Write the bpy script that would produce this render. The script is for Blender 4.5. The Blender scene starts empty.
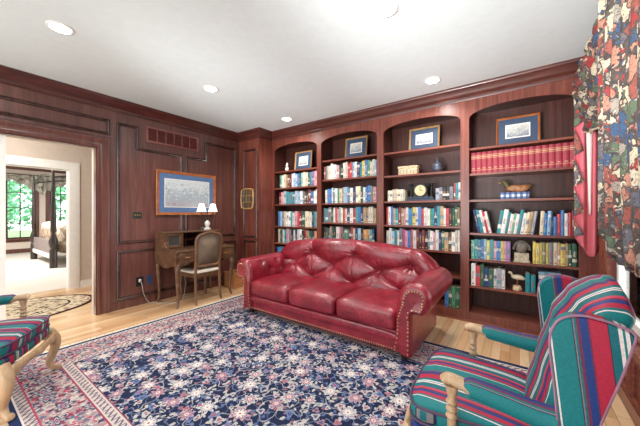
import bpy, math, random
from mathutils import Vector, Matrix
rnd = random.Random(7)
PI = math.pi
scene = bpy.context.scene
COL = scene.collection

# ------------------------------------------------------------------ helpers
def lin(c):
    return tuple(((v/255)/12.92 if v/255 <= .04045 else ((v/255+.055)/1.055)**2.4) for v in c)
def rgba(c): return (*lin(c), 1.0)

class MB:
    """collects geometry, then links it as ONE mesh object"""
    def __init__(s): s.v=[]; s.f=[]; s.m=[]; s.a={}
    def add(s, verts, faces, mat=0, attr=None):
        o=len(s.v); s.v += [tuple(p) for p in verts]
        s.f += [tuple(i+o for i in f) for f in faces]; s.m += [mat]*len(faces)
        if attr is not None:
            for i,a in enumerate(attr): s.a[o+i]=a
        return s
    def box(s, a, b, mat=0):
        x0,y0,z0=[min(a[i],b[i]) for i in range(3)]; x1,y1,z1=[max(a[i],b[i]) for i in range(3)]
        return s.add([(x0,y0,z0),(x1,y0,z0),(x1,y1,z0),(x0,y1,z0),(x0,y0,z1),(x1,y0,z1),(x1,y1,z1),(x0,y1,z1)],
              [(0,3,2,1),(4,5,6,7),(0,1,5,4),(1,2,6,5),(2,3,7,6),(3,0,4,7)],mat)
    def grid(s, f, nu, nv, mat=0, cu=False, cv=False, attr=None, flip=False):
        V=[];A=[] if attr else None
        for i in range(nu):
            for j in range(nv):
                u=i/(nu if cu else nu-1); v=j/(nv if cv else nv-1)
                V.append(f(u,v))
                if attr: A.append(attr(u,v))
        F=[]
        for i in range(nu if cu else nu-1):
            for j in range(nv if cv else nv-1):
                a=i*nv+j; b=((i+1)%nu)*nv+j; c=((i+1)%nu)*nv+(j+1)%nv; d=i*nv+(j+1)%nv
                F.append((a,d,c,b) if flip else (a,b,c,d))
        return s.add(V,F,mat,A)
    def tube(s, pts, r, n=8, mat=0, caps=True, attr=None):
        P=[Vector(p) for p in pts]; R=r if isinstance(r,(list,tuple)) else [r]*len(P)
        T=[]
        for i in range(len(P)):
            t=(P[min(i+1,len(P)-1)]-P[max(i-1,0)]); T.append(t.normalized() if t.length>1e-9 else Vector((0,0,1)))
        up=Vector((0,0,1)) if abs(T[0].z)<.9 else Vector((1,0,0))
        nrm=T[0].cross(up).normalized(); V=[];A=[] if attr else None
        for i,p in enumerate(P):
            nrm=(nrm-T[i]*nrm.dot(T[i])).normalized(); bn=T[i].cross(nrm)
            rr=R[i] if isinstance(R[i],(tuple,list)) else (R[i],R[i])
            for k in range(n):
                q=2*PI*k/n; V.append(p+nrm*math.cos(q)*rr[0]+bn*math.sin(q)*rr[1])
                if attr: A.append(attr(i/(len(P)-1),k/n))
        F=[]
        for i in range(len(P)-1):
            for k in range(n):
                a=i*n+k; b=i*n+(k+1)%n; F.append((a,b,b+n,a+n))
        if caps:
            F.append(tuple(range(n-1,-1,-1))); F.append(tuple(range((len(P)-1)*n,len(P)*n)))
        return s.add(V,F,mat,A)
    def lathe(s, prof, c=(0,0,0), n=16, mat=0, axis='z'):
        V=[]
        for r,z in prof:
            for k in range(n):
                q=2*PI*k/n; p=(r*math.cos(q),r*math.sin(q),z)
                if axis=='y': p=(p[0],p[2],p[1])
                if axis=='x': p=(p[2],p[0],p[1])
                V.append((p[0]+c[0],p[1]+c[1],p[2]+c[2]))
        F=[]
        for i in range(len(prof)-1):
            for k in range(n):
                a=i*n+k; b=i*n+(k+1)%n; F.append((a,b,b+n,a+n))
        F.append(tuple(range(n-1,-1,-1))); F.append(tuple(range((len(prof)-1)*n,len(prof)*n)))
        return s.add(V,F,mat)
    def prism(s, poly, fn, d0, d1, mat=0):
        """polygon (list of 2D) extruded: fn(p,q,d) -> xyz"""
        n=len(poly); V=[fn(p,q,d0) for p,q in poly]+[fn(p,q,d1) for p,q in poly]
        F=[tuple(range(n-1,-1,-1)),tuple(range(n,2*n))]+[(i,(i+1)%n,n+(i+1)%n,n+i) for i in range(n)]
        return s.add(V,F,mat)
    def sweep(s, path, prof, closed, fn, mat=0):
        """path: 2D points; prof: (offset to the left of travel, height); fn(p,q,h) -> xyz ; mitred corners"""
        n=len(path); V=[]; m=len(prof)
        for i in range(n):
            p=Vector(path[i]); a=Vector(path[i-1]) if (closed or i>0) else None
            b=Vector(path[(i+1)%n]) if (closed or i<n-1) else None
            d1=(p-a).normalized() if a is not None else None; d2=(b-p).normalized() if b is not None else None
            if d1 is None: d1=d2
            if d2 is None: d2=d1
            n1=Vector((-d1.y,d1.x)); n2=Vector((-d2.y,d2.x)); mt=(n1+n2)
            mt=mt/max(.2,(1+n1.dot(n2)))
            for o,h in prof:
                q=p+mt*o; V.append(fn(q.x,q.y,h))
        F=[]
        for i in range(n if closed else n-1):
            for k in range(m):
                a=i*m+k; b=i*m+(k+1)%m; c=((i+1)%n)*m+(k+1)%m; d=((i+1)%n)*m+k
                F.append((a,b,c,d))
        if not closed:
            F.append(tuple(range(m-1,-1,-1))); F.append(tuple(range((n-1)*m,n*m)))
        return s.add(V,F,mat)
    def sell(s, c, r, e1=.3, e2=.3, nu=20, nv=28, mat=0, attr=None, post=None):
        """rounded cushion (superellipsoid)"""
        sp=lambda w,e: math.copysign(abs(w)**e,w)
        V=[];A=[] if attr else None
        for i in range(nu):
            t=-PI/2+PI*i/(nu-1)
            for j in range(nv):
                q=2*PI*j/nv
                p=(c[0]+r[0]*sp(math.cos(t),e1)*sp(math.cos(q),e2), c[1]+r[1]*sp(math.cos(t),e1)*sp(math.sin(q),e2), c[2]+r[2]*sp(math.sin(t),e1))
                if post: p=post(p)
                V.append(p)
                if attr: A.append(attr(p))
        F=[]
        for i in range(nu-1):
            for j in range(nv):
                a=i*nv+j; b=i*nv+(j+1)%nv; F.append((a,b,b+nv,a+nv))
        return s.add(V,F,mat,A)
    def build(s, name, mats, parent=None, smooth=True, bevel=0, origin=None, solid=0, sub=0, flipfix=True):
        if not isinstance(mats,(list,tuple)): mats=[mats]
        me=bpy.data.meshes.new(name)
        off=Vector((0,0,0))
        if origin=='base':
            xs=[p[0] for p in s.v]; ys=[p[1] for p in s.v]; zs=[p[2] for p in s.v]
            off=Vector(((min(xs)+max(xs))/2,(min(ys)+max(ys))/2,min(zs)))
        elif origin is not None: off=Vector(origin)
        me.from_pydata([tuple(Vector(p)-off) for p in s.v],[],s.f)
        for m in mats: me.materials.append(m)
        me.polygons.foreach_set('material_index',s.m)
        if flipfix:
            import bmesh
            bm=bmesh.new(); bm.from_mesh(me); bmesh.ops.recalc_face_normals(bm,faces=bm.faces); bm.to_mesh(me); bm.free()
        if s.a:
            at=me.attributes.new('stripe','FLOAT','POINT')
            for i,a in s.a.items(): at.data[i].value=a
        o=bpy.data.objects.new(name,me); COL.objects.link(o); o.location=off
        if parent is not None: o.parent=parent
        if smooth:
            me.polygons.foreach_set('use_smooth',[True]*len(me.polygons))
            try:
                me.set_sharp_from_angle(angle=math.radians(42))
            except Exception: pass
        if solid:
            m=o.modifiers.new('s','SOLIDIFY'); m.thickness=solid; m.offset=0
        if sub:
            m=o.modifiers.new('u','SUBSURF'); m.levels=sub; m.render_levels=sub
        if bevel:
            m=o.modifiers.new('b','BEVEL'); m.width=bevel; m.segments=2; m.limit_method='ANGLE'; m.angle_limit=math.radians(40)
        return o

def tag(o,label=None,cat=None,group=None,kind=None):
    if label: o['label']=label
    if cat: o['category']=cat
    if group: o['group']=group
    if kind: o['kind']=kind
    return o
def thing(name,label,cat,loc=(0,0,0),rotz=0,group=None):
    o=bpy.data.objects.new(name,None); COL.objects.link(o); o.location=loc; o.rotation_euler=(0,0,rotz); o.empty_display_size=.1
    return tag(o,label,cat,group)
def struct(o): o['kind']='structure'; return o
def copy_tree(o,parent=None):
    c=o.copy(); COL.objects.link(c)
    if parent is not None: c.parent=parent
    for ch in [x for x in COL.objects if x.parent==o]: copy_tree(ch,c)
    return c
def smooth_path(pts,n=6):
    """Catmull-Rom through points of any dimension"""
    P=[tuple(p) for p in pts]; Q=[P[0]]+P+[P[-1]]; out=[]
    for i in range(1,len(Q)-2):
        for k in range(n):
            t=k/n; r=[]
            for d in range(len(P[0])):
                a,b,c,e=Q[i-1][d],Q[i][d],Q[i+1][d],Q[i+2][d]
                r.append(.5*(2*b+(c-a)*t+(2*a-5*b+4*c-e)*t*t+(-a+3*b-3*c+e)*t**3))
            out.append(tuple(r))
    out.append(P[-1]); return out
def interp(xs,ys,x):
    if x<=xs[0]: return ys[0]
    for i in range(len(xs)-1):
        if x<=xs[i+1]:
            t=(x-xs[i])/(xs[i+1]-xs[i]); t=t*t*(3-2*t)*.5+t*.5
            return ys[i]+(ys[i+1]-ys[i])*t
    return ys[-1]

# ------------------------------------------------------------------ shader mini-language
class Sx:
    def __init__(s,g,k): s.g=g; s.k=k
    def _m(s,op,b=None,c=None): return s.g.math(op,s,b,c)
    def __add__(s,o): return s._m('ADD',o)
    def __radd__(s,o): return s._m('ADD',o)
    def __sub__(s,o): return s._m('SUBTRACT',o)
    def __rsub__(s,o): return s.g.math('SUBTRACT',o,s)
    def __mul__(s,o): return s._m('MULTIPLY',o)
    def __rmul__(s,o): return s._m('MULTIPLY',o)
    def __truediv__(s,o): return s._m('DIVIDE',o)
    def __lt__(s,o): return s._m('LESS_THAN',o)
    def __gt__(s,o): return s._m('GREATER_THAN',o)
    def abs(s): return s._m('ABSOLUTE')
    def fract(s): return s._m('FRACT')
    def floor(s): return s._m('FLOOR')
    def min(s,o): return s._m('MINIMUM',o)
    def max(s,o): return s._m('MAXIMUM',o)
    def cos(s): return s._m('COSINE')
    def sin(s): return s._m('SINE')
class G:
    def __init__(s,name):
        s.mat=bpy.data.materials.new(name); s.mat.use_nodes=True; s.t=s.mat.node_tree; s.t.nodes.clear()
        s.out=s.t.nodes.new('ShaderNodeOutputMaterial'); s.b=s.t.nodes.new('ShaderNodeBsdfPrincipled')
        s.t.links.new(s.b.outputs[0],s.out.inputs[0])
    def put(s,val,sock):
        if isinstance(val,Sx): s.t.links.new(val.k,sock)
        elif isinstance(val,(tuple,list)) and sock.type=='RGBA': sock.default_value=rgba(val) if len(val)==3 else val
        else: sock.default_value=val
    def math(s,op,a,b=None,c=None):
        n=s.t.nodes.new('ShaderNodeMath'); n.operation=op
        for i,x in enumerate((a,b,c)):
            if x is not None: s.put(x,n.inputs[i])
        return Sx(s,n.outputs[0])
    def coord(s,kind='Object'):
        n=s.t.nodes.new('ShaderNodeTexCoord'); return Sx(s,n.outputs[kind])
    def xyz(s,v):
        n=s.t.nodes.new('ShaderNodeSeparateXYZ'); s.put(v,n.inputs[0]); return [Sx(s,n.outputs[i]) for i in range(3)]
    def vec(s,x,y,z=0.0):
        n=s.t.nodes.new('ShaderNodeCombineXYZ')
        for i,q in enumerate((x,y,z)): s.put(q,n.inputs[i])
        return Sx(s,n.outputs[0])
    def scale(s,v,sc):
        n=s.t.nodes.new('ShaderNodeVectorMath'); n.operation='MULTIPLY'; s.put(v,n.inputs[0]); n.inputs[1].default_value=sc; return Sx(s,n.outputs[0])
    def vadd(s,a,b):
        n=s.t.nodes.new('ShaderNodeVectorMath'); n.operation='ADD'; s.put(a,n.inputs[0]); s.put(b,n.inputs[1]); return Sx(s,n.outputs[0])
    def noise(s,v,scale,detail=3,rough=.55,dist=0,color=False):
        n=s.t.nodes.new('ShaderNodeTexNoise'); s.put(v,n.inputs['Vector']); n.inputs['Scale'].default_value=scale
        n.inputs['Detail'].default_value=detail; n.inputs['Roughness'].default_value=rough; n.inputs['Distortion'].default_value=dist
        return Sx(s,n.outputs[1 if color else 0])
    def voro(s,v,scale,rand=1.0,feature='F1',dim='3D'):
        n=s.t.nodes.new('ShaderNodeTexVoronoi'); n.voronoi_dimensions=dim; n.feature=feature; s.put(v,n.inputs['Vector'])
        n.inputs['Scale'].default_value=scale; n.inputs['Randomness'].default_value=rand
        return {o.name:Sx(s,o) for o in n.outputs}
    def white(s,v,dim='3D'):
        n=s.t.nodes.new('ShaderNodeTexWhiteNoise'); n.noise_dimensions=dim; s.put(v,n.inputs['W' if dim=='1D' else 'Vector']); return Sx(s,n.outputs[0])
    def mix(s,f,a,b):
        n=s.t.nodes.new('ShaderNodeMix'); n.data_type='RGBA'; s.put(f,n.inputs[0]); s.put(a,n.inputs[6]); s.put(b,n.inputs[7]); return Sx(s,n.outputs[2])
    def mulc(s,a,b,f=1.0):
        n=s.t.nodes.new('ShaderNodeMix'); n.data_type='RGBA'; n.blend_type='MULTIPLY'; s.put(f,n.inputs[0]); s.put(a,n.inputs[6]); s.put(b,n.inputs[7]); return Sx(s,n.outputs[2])
    def ramp(s,f,stops,const=False):
        n=s.t.nodes.new('ShaderNodeValToRGB'); s.put(f,n.inputs[0]); r=n.color_ramp
        if const: r.interpolation='CONSTANT'
        while len(r.elements)<len(stops): r.elements.new(.5)
        for e,(p,c) in zip(r.elements,stops): e.position=p; e.color=rgba(c)
        return Sx(s,n.outputs[0])
    def bump(s,h,strength=.3,dist=.01):
        n=s.t.nodes.new('ShaderNodeBump'); n.inputs['Strength'].default_value=strength; n.inputs['Distance'].default_value=dist
        s.put(h,n.inputs['Height']); s.t.links.new(n.outputs[0],s.b.inputs['Normal'])
    def attr(s,name,typ='GEOMETRY'):
        n=s.t.nodes.new('ShaderNodeAttribute'); n.attribute_name=name; n.attribute_type=typ; return Sx(s,n.outputs['Fac'])
    def done(s,col,rough=.5,metal=0,coat=0,spec=.5,emit=None,estr=0):
        s.put(col,s.b.inputs['Base Color']); s.put(rough,s.b.inputs['Roughness']); s.b.inputs['Metallic'].default_value=metal
        s.b.inputs['Coat Weight'].default_value=coat; s.b.inputs['Coat Roughness'].default_value=.2
        s.b.inputs['Specular IOR Level'].default_value=spec
        if emit: s.b.inputs['Emission Color'].default_value=rgba(emit); s.b.inputs['Emission Strength'].default_value=estr
        return s.mat

def plain(name,c,rough=.5,metal=0,coat=0,var=.08,scale=14,spec=.5,emit=None,estr=0):
    g=G(name); n=g.noise(g.coord(),scale,3)
    lo=tuple(max(0,v*(1-var)) for v in c); hi=tuple(min(255,v*(1+var)) for v in c)
    return g.done(g.ramp(n,[(.3,lo),(.7,hi)]),rough,metal,coat,spec,emit,estr)
def wood(name,dark,mid,light,stretch=(9,9,.7),rough=.32,coat=.25,scale=3.0,spec=.5):
    g=G(name); c=g.coord(); v=g.scale(c,stretch)
    n=g.noise(v,scale,5,.6,.6); n2=g.noise(g.scale(c,tuple(q*5 for q in stretch)),scale,3,.7)
    big=g.noise(c,1.3,2)
    col=g.ramp(n*.6+n2*.25+big*.15,[(.32,dark),(.5,mid),(.68,light)])
    g.bump(n2,.05,.002)
    return g.done(col,rough,0,coat,spec)

M={}
M['wall_wood']=wood('mahogany_panelling',(72,40,34),(98,58,50),(124,80,70),(8,8,.5),.33,.4)
M['case_wood']=wood('cherry_bookcase_upright',(78,37,29),(113,58,46),(146,84,68),(9,9,.5),.32,.15,spec=.4)
M['case_woodh']=wood('cherry_bookcase_lengthwise',(84,40,31),(120,62,48),(152,88,70),(.5,9,9),.32,.15,spec=.4)
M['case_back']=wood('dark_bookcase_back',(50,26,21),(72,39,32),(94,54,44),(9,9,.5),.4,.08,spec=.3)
M['crown']=wood('crown_wood',(52,22,18),(78,36,29),(104,54,43),(1.2,1.2,9),.28,.35)
M['mould']=wood('dark_moulding',(40,22,19),(62,36,31),(88,56,49),(4,4,4),.25,.5)
M['desk']=wood('walnut_desk',(60,40,27),(98,68,47),(136,100,72),(4,2,6),.35,.3)
M['desk_chair']=wood('walnut_chair',(70,46,31),(110,77,53),(144,107,78),(6,6,1.5),.38,.2)
M['pale_wood']=wood('limed_oak_legs',(152,120,88),(188,156,120),(212,184,148),(8,8,1.2),.45,.1)
M['vent_frame']=wood('vent_frame_wood',(112,62,54),(140,84,74),(164,108,96),(3,3,3),.35,.3)
M['frame_wood']=wood('oak_picture_frame',(124,64,30),(162,92,46),(188,118,64),(3,3,3),.4,.2)
M['gold_frame']=wood('gilt_frame',(130,98,52),(170,132,78),(196,160,104),(5,5,5),.4,.2)
M['box_wood']=wood('pine_box',(150,96,56),(178,120,74),(196,142,94),(3,3,8),.5,.05)
M['dark_post']=wood('ebony_bed',(26,20,18),(44,34,30),(62,50,44),(8,8,1),.35,.2)
M['white_paint']=plain('white_paint',(232,230,224),.4,var=.015)
M['ceiling']=plain('ceiling_paint',(222,231,231),.85,var=.01,spec=.2)
M['beige']=plain('beige_wall_paint',(196,182,168),.8,var=.015,spec=.2)
M['bedwall']=plain('bedroom_wall_paint',(222,208,196),.8,var=.015,spec=.2)
M['carpet']=plain('bedroom_carpet',(206,198,188),.95,var=.05,scale=60,spec=.1)
M['brass']=plain('antique_brass',(186,146,92),.35,1,var=.1)
M['black']=plain('black_plastic',(22,22,24),.35)
M['darkgreen']=plain('dark_green_switch',(30,50,44),.3)
M['blue_plate']=plain('blue_wall_plate',(38,66,104),.35)
M['cord']=plain('grey_cord',(150,140,132),.5)
M['cream']=plain('cream_linen',(226,216,198),.8,var=.05,scale=40,spec=.2)
M['paper']=plain('book_pages',(226,216,196),.85,var=.05,spec=.1)
M['mat_blue']=plain('blue_picture_mat',(78,108,150),.6,var=.05)
M['mat_navy']=plain('navy_picture_mat',(50,68,94),.6,var=.05)
M['mat_white']=plain('white_picture_mat',(226,222,214),.6,var=.02)
M['stone']=plain('carved_stone',(176,164,140),.8,var=.18,scale=40)
M['stone_grey']=plain('grey_stone',(120,112,104),.75,var=.2,scale=30)
M['pewter']=plain('pewter_glaze',(76,80,92),.35,.3,var=.25,scale=18)
M['dark_bronze']=plain('dark_bronze',(40,44,40),.35,.4,var=.2)
M['clock_face']=plain('ivory_clock_face',(214,196,150),.5,var=.05)
M['cream_box']=plain('carved_cream_box',(206,180,146),.7,var=.16,scale=45)
M['bird']=plain('painted_shorebird',(222,206,178),.6,var=.1)
M['duckbody']=plain('duck_feathers',(140,96,62),.5,var=.35,scale=26)
M['duckhead']=plain('duck_head',(80,74,40),.45,var=.2)
M['porcelain']=plain('porcelain',(224,222,214),.3,var=.06)
M['shade']=plain('white_lamp_shade',(244,242,236),.7,var=.01,emit=(255,250,240),estr=.45)
M['vent_red']=plain('vent_slats',(92,32,28),.45,var=.1)
M['foliage']=plain('tree_leaves',(124,184,146),.7,var=.4,scale=3)
M['lawn']=plain('lawn',(120,150,100),.9,var=.2,scale=2)
M['bark']=plain('bark',(84,70,58),.9,var=.2)
M['lens']=plain('light_lens',(255,250,242),.5,emit=(255,248,238),estr=9)
M['ringwhite']=plain('light_trim',(238,238,236),.4,var=.01)
M['pink']=plain('pink_curtain_lining',(212,112,122),.75,var=.05,scale=6,spec=.2)
M['lining_highlight']=plain('curtain_lining_highlight',(232,214,208),.75,var=.04,scale=6,spec=.2)  # pale tone paints the white highlight on the pink lining
M['nail']=plain('brass_nail',(196,170,128),.3,.9,var=.1)

def glass_mat(name,tint=(255,255,255),f=.12):
    g=G(name); t=g.t.nodes.new('ShaderNodeBsdfTransparent'); t.inputs[0].default_value=rgba(tint)
    gl=g.t.nodes.new('ShaderNodeBsdfGlossy'); gl.inputs['Roughness'].default_value=.03
    fr=g.t.nodes.new('ShaderNodeLayerWeight'); fr.inputs[0].default_value=.12
    mx=g.t.nodes.new('ShaderNodeMixShader'); g.t.links.new(fr.outputs[0],mx.inputs[0])
    g.t.links.new(t.outputs[0],mx.inputs[1]); g.t.links.new(gl.outputs[0],mx.inputs[2]); g.t.links.new(mx.outputs[0],g.out.inputs[0])
    return g.mat
M['glass']=glass_mat('window_glass')

# leather
g=G('oxblood_leather'); c=g.coord(); n=g.noise(c,5,4,.6); n2=g.noise(c,28,4,.6,.8); n3=g.noise(c,160,2)
col=g.ramp(n*.6+n2*.4,[(.3,(82,8,20)),(.5,(132,18,37)),(.66,(168,50,66))])
g.bump(n2*.8+n3*.2,.45,.014)
M['leather']=g.done(col,.3,0,.5,.55)
g=G('leather_plain'); c=g.coord(); n=g.noise(c,6,4,.6)
M['leather2']=g.done(g.ramp(n,[(.3,(112,16,32)),(.7,(150,36,52))]),.42,0,.15)

# striped upholstery: 'stripe' attribute gives metres across the stripe repeat
def stripe_mat(name,period=.27):
    g=G(name); a=g.attr('stripe'); t=(a/period+10.0).fract()
    T=(8,104,112);T2=(12,120,124);R=(176,34,64);R2=(196,58,86);B=(30,58,124);P=(110,42,74);W=(224,216,212);K=(24,34,66);GY=(128,122,124)
    seq=[(T2,.17),(K,.008),(GY,.014),(T,.018),(P,.03),(B,.065),(P,.015),(R,.145),(K,.008),(T,.07),(W,.03),(T2,.022),(W,.03),(K,.008),(T,.11),(R2,.05),(P,.03),(B,.05),(R,.07),(T,.03),(W,.018),(T2,.02)]
    tot=sum(w for _,w in seq); stops=[];p=0
    for cc,w in seq: stops.append((p/tot,cc)); p+=w
    col=g.ramp(t,stops,True); wv=g.noise(g.coord(),140,2)
    col=g.mulc(col,g.ramp(wv,[(.3,(215,215,215)),(.7,(255,255,255))]),.7)
    g.bump(wv,.1,.003)
    return g.done(col,.6,0,0,.35)
M['stripe']=stripe_mat('striped_upholstery')
M['piping']=plain('dark_piping',(70,54,78),.6)
M['piping2']=plain('pale_piping',(150,108,128),.6)

# patterned drapery
def drape_mat(name,base=((48,42,46),(108,98,90)),cols=((160,62,60),(204,192,164),(96,112,90),(186,132,112),(154,88,78),(66,92,124),(160,150,138),(206,196,172),(106,104,112)),sc=1.15):
    g=G(name); c=g.coord(); dn=g.noise(c,9*sc,3,.55,color=True)
    v=g.vadd(c,g.scale(dn,(.2/sc,.2/sc,.2/sc)))
    A=g.voro(g.scale(v,(1,.9,.62)),13*sc,1); B=g.voro(v,34*sc,1); E=g.voro(g.scale(v,(1,.9,.62)),13*sc,1,'DISTANCE_TO_EDGE')
    r=g.xyz(A['Color']); rb=g.xyz(B['Color'])
    n=len(cols); ca=g.ramp(r[0],[(i/n,q) for i,q in enumerate(cols)],True)
    cb=g.ramp(rb[1],[(i/n,q) for i,q in enumerate(cols[::-1])],True)
    bg=g.mix(g.noise(c,30*sc,3),base[0],base[1])
    m=(B['Distance']<.42)*(rb[0]>.35)
    col=g.mix(m,bg,cb)
    blob=(E['Distance']>.07)*(r[1]>.24)
    shade=g.mix((B['Distance']<.24)*.55,ca,cb)
    col=g.mix(blob,col,shade)
    veins=((g.noise(v,40*sc,2)-.5).abs()<.018)
    col=g.mix(veins*.7,col,base[0])
    return g.done(col,.75,0,0,.25)
M['drape']=drape_mat('floral_drapery')
M['beddrape']=drape_mat('bedroom_valance_fabric',((150,146,136),(190,184,172)),((200,194,184),(120,120,112),(222,216,206),(150,146,138),(176,168,156)),1)
M['bedcover']=drape_mat('bed_cover_fabric',((120,100,84),(150,130,110)),((190,172,150),(110,86,70),(206,190,170),(150,124,100)),.8)

# oak strip floor (boards run along y)
g=G('oak_floor'); x,y,z=g.xyz(g.coord())
w=.07; ix=(x/w).floor(); sx=(x/w).fract(); off=g.white(ix,'1D'); L=(y/1.1+off*3.0); iy=L.floor(); sy=L.fract()
rn=g.white(g.vec(ix,iy,0.0)); grain=g.noise(g.vec(x*22.0,y*1.6,rn*9.0),3,4,.6,.4)
col=g.ramp(rn*.55+grain*.45,[(.2,(192,144,100)),(.5,(220,180,136)),(.8,(236,204,164))])
seam=(sx<.03).max(sx>.97).max(sy<.004)
col=g.mix(seam*.6,col,(120,78,46)); g.bump(grain,.03,.002)
M['floor']=g.done(col,.28,0,.3,.5)

# big rug : object coordinates are metres from the rug's corner
RX0,RX1,RY0,RY1=-3.47,.30,.27,2.83
def rug_mat():
    g=G('persian_rug'); x,y,z=g.xyz(g.coord()); W=RX1-RX0; H=RY1-RY0
    dx=x.min(W-x); dy=y.min(H-y); d=dx.min(dy)
    v=g.vec(x,y,0.0); wob=g.noise(v,9,2,color=True); vw=g.vadd(v,g.scale(wob,(.05,.05,0)))
    navy=g.mix(g.noise(v,40,2),(26,33,56),(42,51,80))
    # rosettes
    def rosette(scale,rand,R,pet,v=v):
        A=g.voro(v,scale,rand,dim='2D'); 
        n=g.t.nodes.new('ShaderNodeVectorMath'); n.operation='SUBTRACT'; g.put(v,n.inputs[0]); g.put(A['Position'],n.inputs[1])
        px,py,_=g.xyz(Sx(g,n.outputs[0])); ang=g.math('ARCTAN2',py,px); c=g.xyz(A['Color'])
        r=A['Distance']/scale if False else g.math('SQRT',px*px+py*py)
        rr=R*(.62+c[0]*.5)*(.78+.24*(ang*pet+c[1]*6.0).cos())
        return r/rr,c
    vines=((g.noise(vw,8,1,.4)-.5).abs()<.014); vines2=((g.noise(g.vadd(vw,(3.1,7.7,0)),14,1,.4)-.5).abs()<.018)
    col=g.mix(vines*.8,navy,(176,172,168)); col=g.mix(vines2*.7,col,(120,132,160))
    q,c3=rosette(24,1,.017,2.0); col=g.mix((q<1.0)*(c3[2]>.32),col,g.ramp(c3[0],[(0,(176,170,168)),(.35,(84,102,142)),(.6,(140,98,110)),(.75,(180,174,168))],True))
    q,c3=rosette(13,1,.032,3.0); cc=g.ramp(c3[0],[(0,(186,180,176)),(.4,(160,120,130)),(.6,(180,174,174)),(.8,(104,120,156))],True)
    cc=g.mix(q<.5,cc,g.ramp(c3[1],[(0,(72,82,122)),(.5,(156,92,106))],True)); col=g.mix((q<1.0)*(c3[2]>.35),col,cc)
    q,c3=rosette(5.2,.75,.066,8.0); cc=g.ramp(c3[1],[(0,(196,190,184)),(.45,(180,146,150)),(.7,(190,184,182))],True)
    cc=g.mix(q<.72,cc,(92,98,132)); cc=g.mix(q<.6,cc,g.ramp(c3[0],[(0,(172,122,134)),(.5,(206,196,190))],True)); cc=g.mix(q<.3,cc,(226,216,204)); cc=g.mix(q<.14,cc,(150,60,84))
    col=g.mix((q<1.0),col,cc); field=col
    # main border
    b=g.mix(g.noise(v,26,3),(168,150,148),(146,116,122))
    b=g.mix(((g.noise(vw,12,1,.4)-.5).abs()<.03),b,(176,70,96)); b=g.mix(((g.noise(g.vadd(vw,(5.3,1.7,0)),20,1,.4)-.5).abs()<.035),b,(190,182,174))
    q,c3=rosette(20,1,.022,3.0); b=g.mix((q<1.0),b,g.ramp(c3[0],[(0,(52,58,86)),(.35,(186,178,170)),(.6,(98,104,124)),(.8,(134,66,86))],True))
    q,c3=rosette(6.0,.6,.075,6.0); cc=g.mix(q<.7,(64,70,94),(176,166,162)); cc=g.mix(q<.45,cc,(88,92,118)); cc=g.mix(q<.2,cc,(196,110,126)); b=g.mix((q<1.0),b,cc)
    # guards

    sel=(dx<dy); along=y*sel+x*(1.0-sel)
    z1=((along/.045).fract()-.5).abs()
    zz=((along/.05+d/.05).fract()-.5).abs(); gu=g.mix(zz<.16,(190,182,174),(86,88,108)); gu=g.mix(z1<.1,gu,(150,104,116))
    col=g.mix(d<.43,field,(140,66,88)); col=g.mix(d<.422,col,(190,182,174)); col=g.mix(d<.412,col,gu); col=g.mix(d<.365,col,(190,182,174)); col=g.mix(d<.355,col,(150,60,84))
    col=g.mix(d<.345,col,b); col=g.mix(d<.115,col,(172,72,96)); col=g.mix(d<.105,col,gu); col=g.mix(d<.055,col,(216,206,196)); col=g.mix(d<.045,col,(40,52,86))
    g.bump(g.noise(v,300,1),.2,.003)
    return g.done(col,.95,0,0,.1)
M['rug']=rug_mat()
M['fringe']=plain('rug_fringe',(226,218,202),.9,var=.06)
def oval_mat(ax,ay):
    g=G('oval_rug_pattern'); x,y,z=g.xyz(g.coord()); v=g.vec(x,y,0.0); r=g.math('SQRT',(x/ax)*(x/ax)+(y/ay)*(y/ay))
    A=g.voro(v,13,1,dim='2D'); c=g.xyz(A['Color']); vn=((g.noise(v,11,2)-.5).abs()<.05)
    f=g.mix(A['Distance']<.58,(36,34,38),g.ramp(c[0],[(0,(196,178,150)),(.5,(120,104,92)),(.75,(206,190,164))],True)); f=g.mix(vn,f,(190,172,144))
    bd=g.mix(A['Distance']<.3,(206,190,162),(146,116,96))
    col=g.mix(r>.72,f,(60,44,42)); col=g.mix(r>.745,col,bd); col=g.mix(r>.95,col,(58,24,24))
    return g.done(col,.95,0,0,.1)

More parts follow.
